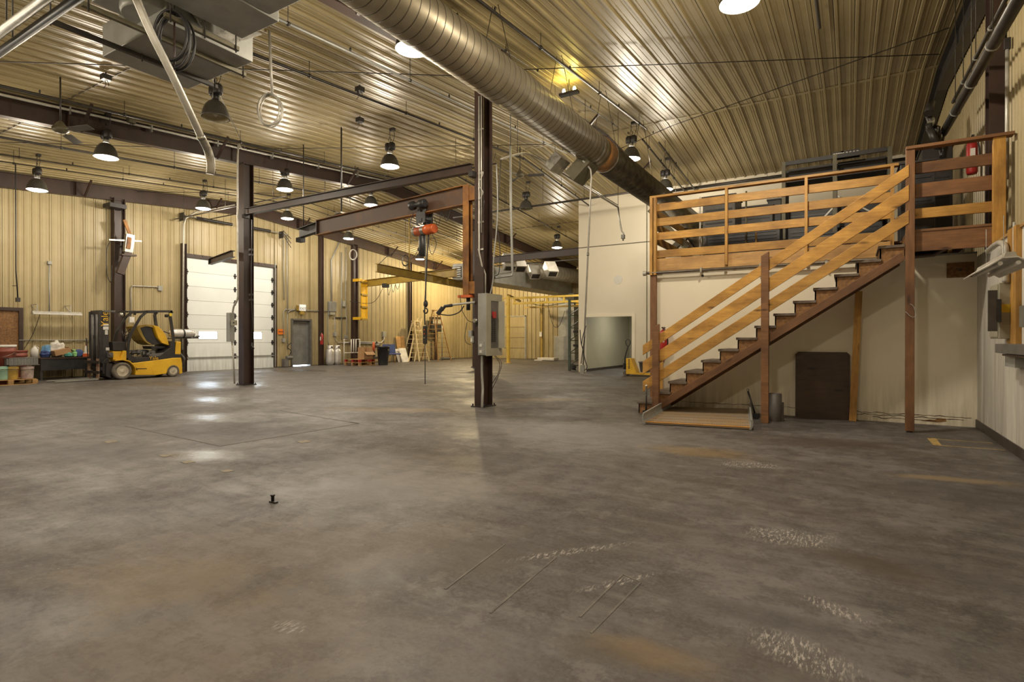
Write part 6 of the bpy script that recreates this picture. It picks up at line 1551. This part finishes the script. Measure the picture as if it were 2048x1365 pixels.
a, b_ = atX(800, 697, -21.1), atX(814, 722, -21.0); MB().prism([(-20.95, 0), (-20.92, 0), (-21.2, a.z), (-21.23, a.z)], lambda u, v, w_: (u, w_, v), a.y, b_.y + .1).prism([(-21.1, 0), (-21.07, 0), (-21.35, a.z * .95), (-21.38, a.z * .95)], lambda u, v, w_: (u, w_, v), a.y - .15, a.y + .4).build('sheet', m_wlab, t)
# ladders
def ladder(name, lab, cat, X_, pxl, pxr, pxt, pyt, pyb, mm, n, wd=.5, spread=None):
    """A-frame ladder seen from its side: feet at pxl and pxr, top at pxt on plane X_"""
    A_, B_, T_ = atX(pxl, pyb, X_), atX(pxr, pyb, X_), atX(pxt, pyt, X_)
    A_.z = B_.z = 0; t = thing(name, lab, cat, (X_, (A_.y + B_.y) / 2, 0))
    for foot, fr in ((A_, 0), (B_, 1)):
        for s_ in (-1, 1):
            p = foot + Vector((s_ * wd / 2, 0, 0)); q = T_ + Vector((s_ * wd * .28, 0, 0)); MB().bar(p, q, .03, .07, up=(0, 1, 0)).build('side_rail', mm, t)
        for k in range(1, n):
            u = k / n; p = foot.lerp(T_, u); w2 = wd * (1 - u) + wd * .56 * u
            MB().bar(p - Vector((w2 / 2, 0, 0)), p + Vector((w2 / 2, 0, 0)), .09 if fr else .03, .03).build('step' if fr else 'rung', mm, t)
    MB().box(T_ + Vector((0, 0, .02)), (wd * .62, .2, .05)).build('top_cap', mm, t)
    return t
def ladder2(name, lab, px_feet, py_feet, px_top, py_top, mm, n, yaw, depth, wd):
    """ladder facing the camera side: front rails feet given, back frame depth behind"""
    f = atZ(*px_feet), atZ(px_feet[0] if False else py_feet[0], py_feet[1]) 
def stepladder(name, lab, c, h, ang, wb, wt, spread, mm, n, rm=None):
    """c = floor centre, ang = heading of the climbing side, spread = distance between front and back feet"""
    t = thing(name, lab, 'ladder', c); c = Vector(c); f = Vector((math.cos(ang), math.sin(ang), 0)); s = Vector((-f.y, f.x, 0)); T_ = c + Vector((0, 0, h))
    for fr, sg in ((1, .5), (0, -.5)):
        ft = c + f * spread * sg
        for k in (-1, 1): MB().bar(ft + s * k * wb / 2, T_ + s * k * wt / 2 + f * sg * .12, .03, .075, up=f).build('side_rail', mm, t)
        for i in range(1, n):
            u = i / n; p = ft.lerp(T_ + f * sg * .12, u); w2 = wb + (wt - wb) * u
            MB().bar(p - s * w2 / 2, p + s * w2 / 2, .09 if fr else .025, .028).build('step' if fr else 'rung', rm or mm, t)
            if fr and i < 3: MB().bar(p - s * w2 / 2, p - s * w2 / 2 * .55 - Vector((0, 0, h / n * .5)) * (1 if i > 0 else 0) + s * 0, .012, .012).build('gusset', mm, t) if False else None
    MB().box(T_ + Vector((0, 0, .02)), (wt * 1.25, .26, .05), ang + math.pi / 2).build('top_cap', mm, t)
    return t
m_lad = mat('pale_fibreglass', (.72, .60, .36), (.62, .50, .28), 4, .5)
m_lad2 = mat('brown_fibreglass', (.34, .20, .07), (.26, .15, .06), 4, .5)
q = atZ(846, 722.5); stepladder('step_ladder', 'pale step ladder standing nearest in front of the ladder group', (q.x - .3, q.y - .3, 0), atD(846, 637, 27.0).z * 1.0, math.atan2(-q.y, -q.x) + .75, .75, .34, 1.45, m_lad, 9)
q = atX(872, 716, -20.4); stepladder('step_ladder', 'tall brown step ladder behind the pale one', (q.x, q.y, 0), atD(859, 618, 30).z, math.atan2(-q.y, -q.x) + .55, .85, .36, 1.9, m_lad2, 11)
q = atX(826, 717, -21.3); 
t = thing('straight_ladder', 'pale ladder leaning on the ribbed wall left of the step ladders', 'ladder', (-21.0, q.y, 0))
a0 = atX(817, 719, -20.9); a1 = atX(829, 719, -20.9); b0 = atX(838, 637, -21.6)
for fy_, ty in ((a0.y, b0.y - .0), (a1.y, b0.y + .35)): MB().bar((-20.9, fy_, 0), (-21.7, ty, b0.z), .03, .075, up=(1, 0, 0)).build('side_rail', m_lad, t)
for k in range(1, 10):
    u = k / 10; MB().bar((-20.9 - .8 * u, a0.y + (b0.y - a0.y) * u, b0.z * u), (-20.9 - .8 * u, a1.y + (b0.y + .35 - a1.y) * u, b0.z * u), .03, .03).build('rung', m_lad, t)
# wall unit on stand
t = thing('control_cabinet', 'dark control cabinet on a post behind the brown step ladder', 'cabinet', atX(874, 648, -21.5))
a, b_ = atX(864, 634, -21.4), atX(883, 664, -21.4)
MB().bb(-21.6, -21.4, a.y, b_.y, b_.z, a.z).build('box', m_dark, t, .01)
for k in range(2):
    for j in range(2): MB().bb(-21.4, -21.39, a.y + (b_.y - a.y) * (.1 + .48 * k), a.y + (b_.y - a.y) * (.48 + .46 * k), b_.z + (a.z - b_.z) * (.15 + .4 * j), b_.z + (a.z - b_.z) * (.45 + .4 * j)).build('window_pane', m_greyp if j else m_black, t)
MB().box((-21.5, (a.y + b_.y) / 2, b_.z / 2), (.12, .2, b_.z)).build('post', m_brown, t)
MB().tube([(-21.4, b_.y + .05, 0), (-21.4, b_.y + .05, a.z)], .03, 6).build('side_pipe', m_galvd, t)
t = thing('floor_clutter', 'low dark hose heap on the floor right of the brown ladder', 'hose', atX(888, 716, -21.0))
q = atX(890, 717, -20.8)
for k in range(3): MB().tube(smooth([(q.x + R.uniform(-.3, .3), q.y - .5 + j * .3, .05 + .04 * k) for j in range(5)], 4), .04, 6).build('hose_run', m_greyd, t)

# ================================================================== FRONT COLUMN FITTINGS
cx_, cy_ = XB, 8.62
t = thing('breaker_panel', 'open grey breaker panel with a red switch on the front column', 'electrical panel', (cx_ + .2, cy_ - .1, 1.5))
xl_, xr2 = cx_ + .02, cx_ + .20
pz0, pz1 = atX(985, 712, xr2).z, atX(985, 588, xr2).z
ya, yb = atX(973, 650, xr2).y, atX(1004.5, 650, xr2).y
MB().bb(cx_ + .01, xr2 - .012, ya, yb, pz0 + .01, pz1 - .0).build('enclosure', m_galvd, t, .004)
fr = MB(); wy0, wy1 = atX(982, 650, xr2).y, atX(997, 650, xr2).y; wz0, wz1 = atX(985, 697, xr2).z, atX(985, 602, xr2).z
for q in ((ya, wy0, pz0, pz1), (wy1, yb, pz0, pz1), (wy0, wy1, pz0, wz0), (wy0, wy1, wz1, pz1)): fr.bb(xr2 - .012, xr2, *q)
fr.build('cover_frame', m_greyp, t)
MB().bb(xr2 - .014, xr2 - .011, wy0, wy1, wz0, wz1).build('inner_plate', m_greyd, t)
for k in range(14):
    z_ = wz0 + .12 + k * .035
    for j in range(2): MB().bb(xr2 - .011, xr2 + .004, wy0 + .04 + j * .07, wy0 + .10 + j * .07, z_, z_ + .026).build('breaker', m_black, t)
MB().bb(xr2 - .011, xr2 + .02, wy0 + .05, wy0 + .15, wz1 - .32, wz1 - .2).build('main_switch', m_red, t)
MB().bar((xr2 + .004, wy1 + .004, (wz0 + wz1) / 2), (xr2 + .10, wy1 + .055, (wz0 + wz1) / 2), wz1 - wz0, .004, up=(1, -2, 0)).build('cover_door', m_greyp, t)
MB().bb(xr2, xr2 + .002, wy1 + .02, wy1 + .12, wz1 - .40, wz1 - .2).build('paper_note', m_ylab, t)
t = thing('column_conduit', 'grey conduits climbing the front column above and below the breaker panel', 'conduit', (cx_, cy_ - .18, 1))
yf = cy_ - .19
MB().tube([(cx_ + .03, yf, 5.7), (cx_ + .03, yf, 2.85), (cx_ + .06, yf + .04, 2.62), (cx_ + .10, yf + .1, 2.45), (cx_ + .10, yf + .1, pz1)], .016, 8).build('conduit_run', m_cond, t)
MB().tube([(cx_ + .08, yf, 5.7), (cx_ + .08, yf, 3.2)], .013, 8).build('conduit_run', m_cond, t)
MB().tube(smooth([(cx_ + .07, yf + .04, pz0 + .02), (cx_ + .07, yf + .03, .65), (cx_ + .11, yf - .0, .35), (cx_ + .13, yf - .04, .2), (cx_ + .13, yf - .05, 0)], 5), .024, 8).build('lower_conduit', m_galvd, t)
for z_ in (5.1, 4.3, 3.4, 2.9): MB().box((cx_ + .05, cy_ - .165, z_), (.12, .02, .03)).build('clamp', m_galv, t)
pts = [Vector((cx_ + .07 + .05 * math.sin(i * 1.3), yf - .01, 4.35 - i * .07)) for i in range(9)]
MB().tube(smooth(pts, 4), .007, 5).build('loose_cable', m_cond, t)
MB().tube([Vector((cx_ + .05, yf, 3.75)) + Vector((.10 * math.cos(a_), 0, .08 * math.sin(a_))) for a_ in [i * math.pi / 8 for i in range(17)]], .006, 5, False).build('loose_loop', m_cable, t)
t = thing('push_button', 'round chrome button box on the left face of the front column', 'switch', (cx_ - .06, cy_ - .17, 1.6))
q = atY(952, 642, cy_ - .16); MB().lathe([(.05, 0), (.05, .03), (.035, .04), (.035, .06)], q, (0, -1, 0), 16).build('button_body', m_galv, t); MB().box(q + Vector((0, 0, -.06)), (.05, .02, .06)).build('shadow_plate', m_dark, t)
t = thing('outlet_box', 'small galvanised outlet box at the lower left corner of the breaker panel', 'socket', (cx_ + .02, cy_ - .2, 1.1))
q = atY(964, 697, cy_ - .19); MB().box(q + Vector((-.0, 0, 0)), (.11, .05, .24)).build('box', m_galvd, t, .004)
for dz in (.05, -.06): MB().box(q + Vector((-.01, -.03, dz)), (.05, .012, .05)).build('socket_face', m_wlab, t)
t = thing('dangling_wires', 'two thin wires dangling from the breaker panel on the right of the column', 'wire', (cx_ + .2, cy_, .8))
for k in range(2): MB().tube(smooth([(xr2 - .03, cy_ + .1 + k * .04, pz0), (xr2 + .08 + k * .04, cy_ + .12, .8), (xr2 + .04, cy_ + .12, .6 - k * .05), (xr2 - .1, cy_ + .14, .42 - k * .1)], 6), .006, 5).build('wire', m_cable, t)
# swing lamp arm
t = thing('swing_arm_lamp', 'black work lamp on a long grey swing arm left of the front column', 'lamp', (cx_ - .4, cy_, 2))
P_ = lambda px, py: atD(px, py, 10.3)
MB().tube([P_(950, 605), P_(922, 608), P_(892, 612)], .02, 8).build('arm', m_cond, t)
MB().tube([P_(905, 611), P_(890, 613), P_(884, 621)], .028, 8).build('elbow', m_black, t)
a, b_ = P_(886, 615), P_(875, 629); MB().bar(a, b_, .10, .07).build('lamp_head', m_black, t, .01)
MB().tube(smooth([P_(880, 629), P_(900, 631), P_(918, 625), P_(928, 612)], 6), .012, 6).build('cord', m_cable, t)
MB().tube(smooth([P_(920, 590), P_(924, 620), P_(935, 640), P_(945, 645)], 6), .006, 5).build('hanging_wire', m_cable, t)
MB().tube(smooth([P_(934, 645), P_(930, 670), P_(932, 685), P_(942, 690)], 6), .006, 5).build('hanging_wire', m_cable, t)
t = thing('plug_cluster', 'cluster of grey plugs on the far column beside the front column', 'socket', (XA + .3, 20, 1.7))
q = atY(941, 668, 20.05); MB().box(q, (.16, .12, .3)).box(q + Vector((.1, 0, -.25)), (.12, .1, .3)).build('socket_body', m_galvd, t, .01); MB().box(q + Vector((.1, -.06, -.28)), (.08, .03, .16)).build('plug', m_wlab, t)
# dark column boxes
t = thing('column_box', 'narrow grey disconnect box with a pale label on the dark column', 'electrical box', (XA - .2, 9.1, 1.5))
q = atD(461, 655, 15.0); MB().box(q, (.16, .14, .78)).build('box', m_galvd, t, .005)
q2 = atD(468, 646, 14.85); MB().box(q2, (.2, .05, .13)).build('label_box', m_greyp, t); MB().box(q2 + Vector((.03, -.03, 0)), (.05, .01, .04)).build('socket_face', m_black, t)
MB().tube([atD(464, 682, 15), atD(467, 720, 15), atD(469, 768, 15)], .022, 8).build('lower_conduit', m_cond, t)
MB().tube(smooth([atD(465, 628, 15), atD(468, 612, 14.95), atD(475, 598, 14.9), atD(476, 560, 14.9), atD(476, 310, 14.9), atD(483, 298, 14.9)], 4), .024, 8).build('upper_conduit', m_cond, t)
MB().tube([atD(503, 440, 15), atD(503, 600, 15), atD(505, 640, 15), atD(502, 700, 15)], .016, 6).build('side_hose', m_cable, t)
for py in (500, 510, 590, 600): MB().box(atD(502, py, 15), (.09, .08, .05)).build('hose_clamp', m_dark, t)
MB().tube([atD(502, 690, 15), atD(508, 698, 15)], .02, 6).tube([atD(504, 686, 15), atD(504, 702, 15)], .02, 6).build('valve', m_dark, t)

# ================================================================== PALLET JACK, BUCKET
t = thing('pallet_jack', 'yellow hand pallet jack with raised loop handle at the open doorway', 'pallet jack', (-6.5, 18.2, 0))
q0 = atZ(1250, 752); yq = q0.y; Q = lambda px, py: atY(px, py, yq)
a, b_ = Q(1250, 749), Q(1271, 712)
MB().prism([(Q(1253, 750).x, .06), (Q(1275, 750).x, .06), (Q(1263, 718).x, Q(1260, 717).z), (Q(1253, 718).x, Q(1253, 717).z)], lambda u, v, w_: (u, w_, v), yq - .05, yq + .3).build('body', m_yel, t, .01)
MB().tube([Q(1250, 738), Q(1250, 715), Q(1254, 700), Q(1256, 694)], .024, 8).build('handle_shaft', m_black, t)
lp = [Q(1256, 694), Q(1252, 688), Q(1252, 682), Q(1256, 679), Q(1260, 682), Q(1260, 688), Q(1256, 694)]
MB().tube(smooth(lp, 4), .016, 6).build('loop_handle', m_black, t)
MB().box(Q(1250, 733) + Vector((0, .1, 0)), (.14, .2, .22)).build('pump', m_black, t, .01)
for dy in (0, .2): MB().lathe([(.09, 0), (.09, .06)], (Q(1251, 748).x, yq + dy, .09), (0, 1, 0), 18).build('steer_wheel', m_rub, t)
for dy in (0, .3):
    MB().bar((Q(1262, 750).x, yq + dy, .09), (Q(1262, 750).x + 1.15, yq + dy, .07), .15, .05).build('fork', m_yel, t)
    MB().lathe([(.04, 0), (.04, .1)], (Q(1262, 750).x + 1.0, yq + dy - .05, .04), (0, 1, 0), 10).build('load_wheel', m_rub, t)
for k in range(7): MB().box((Q(1259, 732).x + .0, yq - .052, .26 + k * .05), (.06 if k % 2 else .045, .004, .03)).build('lettering', m_redtxt, t)
t = thing('grey_bucket', 'dark grey wall-hung bucket seen beyond the foot of the stair', 'bucket', (-5.2, 14, .5))
c = atD(1290, 736, 14.5); c.z = atD(1290, 744, 14.5).z
c = atY(1291, 745, 10.35); c = atD(1291, 745, 10.9)
MB().lathe([(.08, 0), (.10, .01), (.125, .19), (.14, .19), (.14, .21), (.12, .21), (.095, .02)], (c.x, c.y, c.z), n=22).build('body', m_greyd, t)
MB().bar((c.x - .1, c.y, c.z + .18), (c.x + .42, c.y + .0, c.z + .18), .02, .02).build('hook_rail', m_dark, t)

# ================================================================== FLOOR DETAILS
def fpoly(name, pts, mm, lab=None, z=.0015, th=.0015):
    P_ = [atZ(*p) for p in pts]; m = MB().prism([(p.x, p.y) for p in P_], lambda u, v, w_: (u, v, w_), 0.0005, z + th)
    o = m.build(name, mm, fl); 
    if lab: o['label'] = lab
    return o
def joint(p, q, w_=.022, mm=None):
    a, b_ = atZ(*p), atZ(*q); MB().bar((a.x, a.y, .001), (b_.x, b_.y, .001), w_, .002).build('saw_cut', mm or m_joint, fl)
m_joint = mat('dark_joint', (.05, .04, .035), (.09, .075, .06), 12, .7)
m_fold = mat('old_yellow_mark', (.24, .18, .09), (.12, .10, .075), 14, .6, lo=.35, hi=.6)
m_tape = mat('faint_tape_residue', (.15, .13, .105), (.09, .08, .07), 9, .6, lo=.4, hi=.6)
m_fyel = mat('worn_yellow_paint', (.50, .33, .08), (.26, .19, .09), 16, .6, lo=.4, hi=.6)
for a, b_ in (((250, 853), (440, 893)), ((440, 893), (718, 848)), ((718, 848), (560, 822)), ((718, 848), (700, 845))): joint(a, b_)
fpoly('paint_mark', [(1854, 877), (1872, 877.5), (1884, 892), (1867, 891)], m_fyel, 'worn yellow painted bar')
joint((1866, 878.5), (1985, 887), .02, m_fyel); joint((1876, 891.5), (2010, 901), .022, m_fyel)
for px, py in ((607, 884), (220, 884), (330, 912), (453, 943), (375, 925)):
    fpoly('paint_mark', [(px - 15, py), (px + 5, py - 3), (px + 16, py), (px - 4, py + 3.5)], m_fold)
for a, b_ in (((1160, 1236), (1246, 1150)), ((1182, 1268), (1282, 1166)), ((1246, 1150), (1282, 1166)), ((980, 1228), (1112, 1116)), ((890, 1180), (1010, 1090))): joint(a, b_, .012, m_tape)
t = thing('floor_bolt', 'small dark bolt standing up from the bare floor left of centre', 'bolt', atZ(545, 1006))
q = atZ(545, 1006); MB().lathe([(.012, 0), (.012, .05), (.018, .05), (.018, .062)], q, n=8).build('bolt', m_dark, t); MB().box((q.x + .01, q.y, .006), (.07, .03, .012)).build('foot_plate', m_dark, t)
t = thing('paper_bundle', 'flat white bundle lying on the floor by the rear yellow post', 'bundle', atZ(1095, 724))
q = atZ(1096, 722); MB().box((q.x, q.y, .1), (1.1, .6, .16)).build('wrapped_stack', m_wlab, t, .03); MB().box((q.x - .5, q.y, .03), (.5, .6, .06)).build('loose_sheet', m_wlab, t, .01)
for i, o in enumerate(list(scn.objects)):
    if o.type == 'MESH' and o.parent is None and 'kind' not in o and 'label' not in o: print('UNTAGGED', o.name)
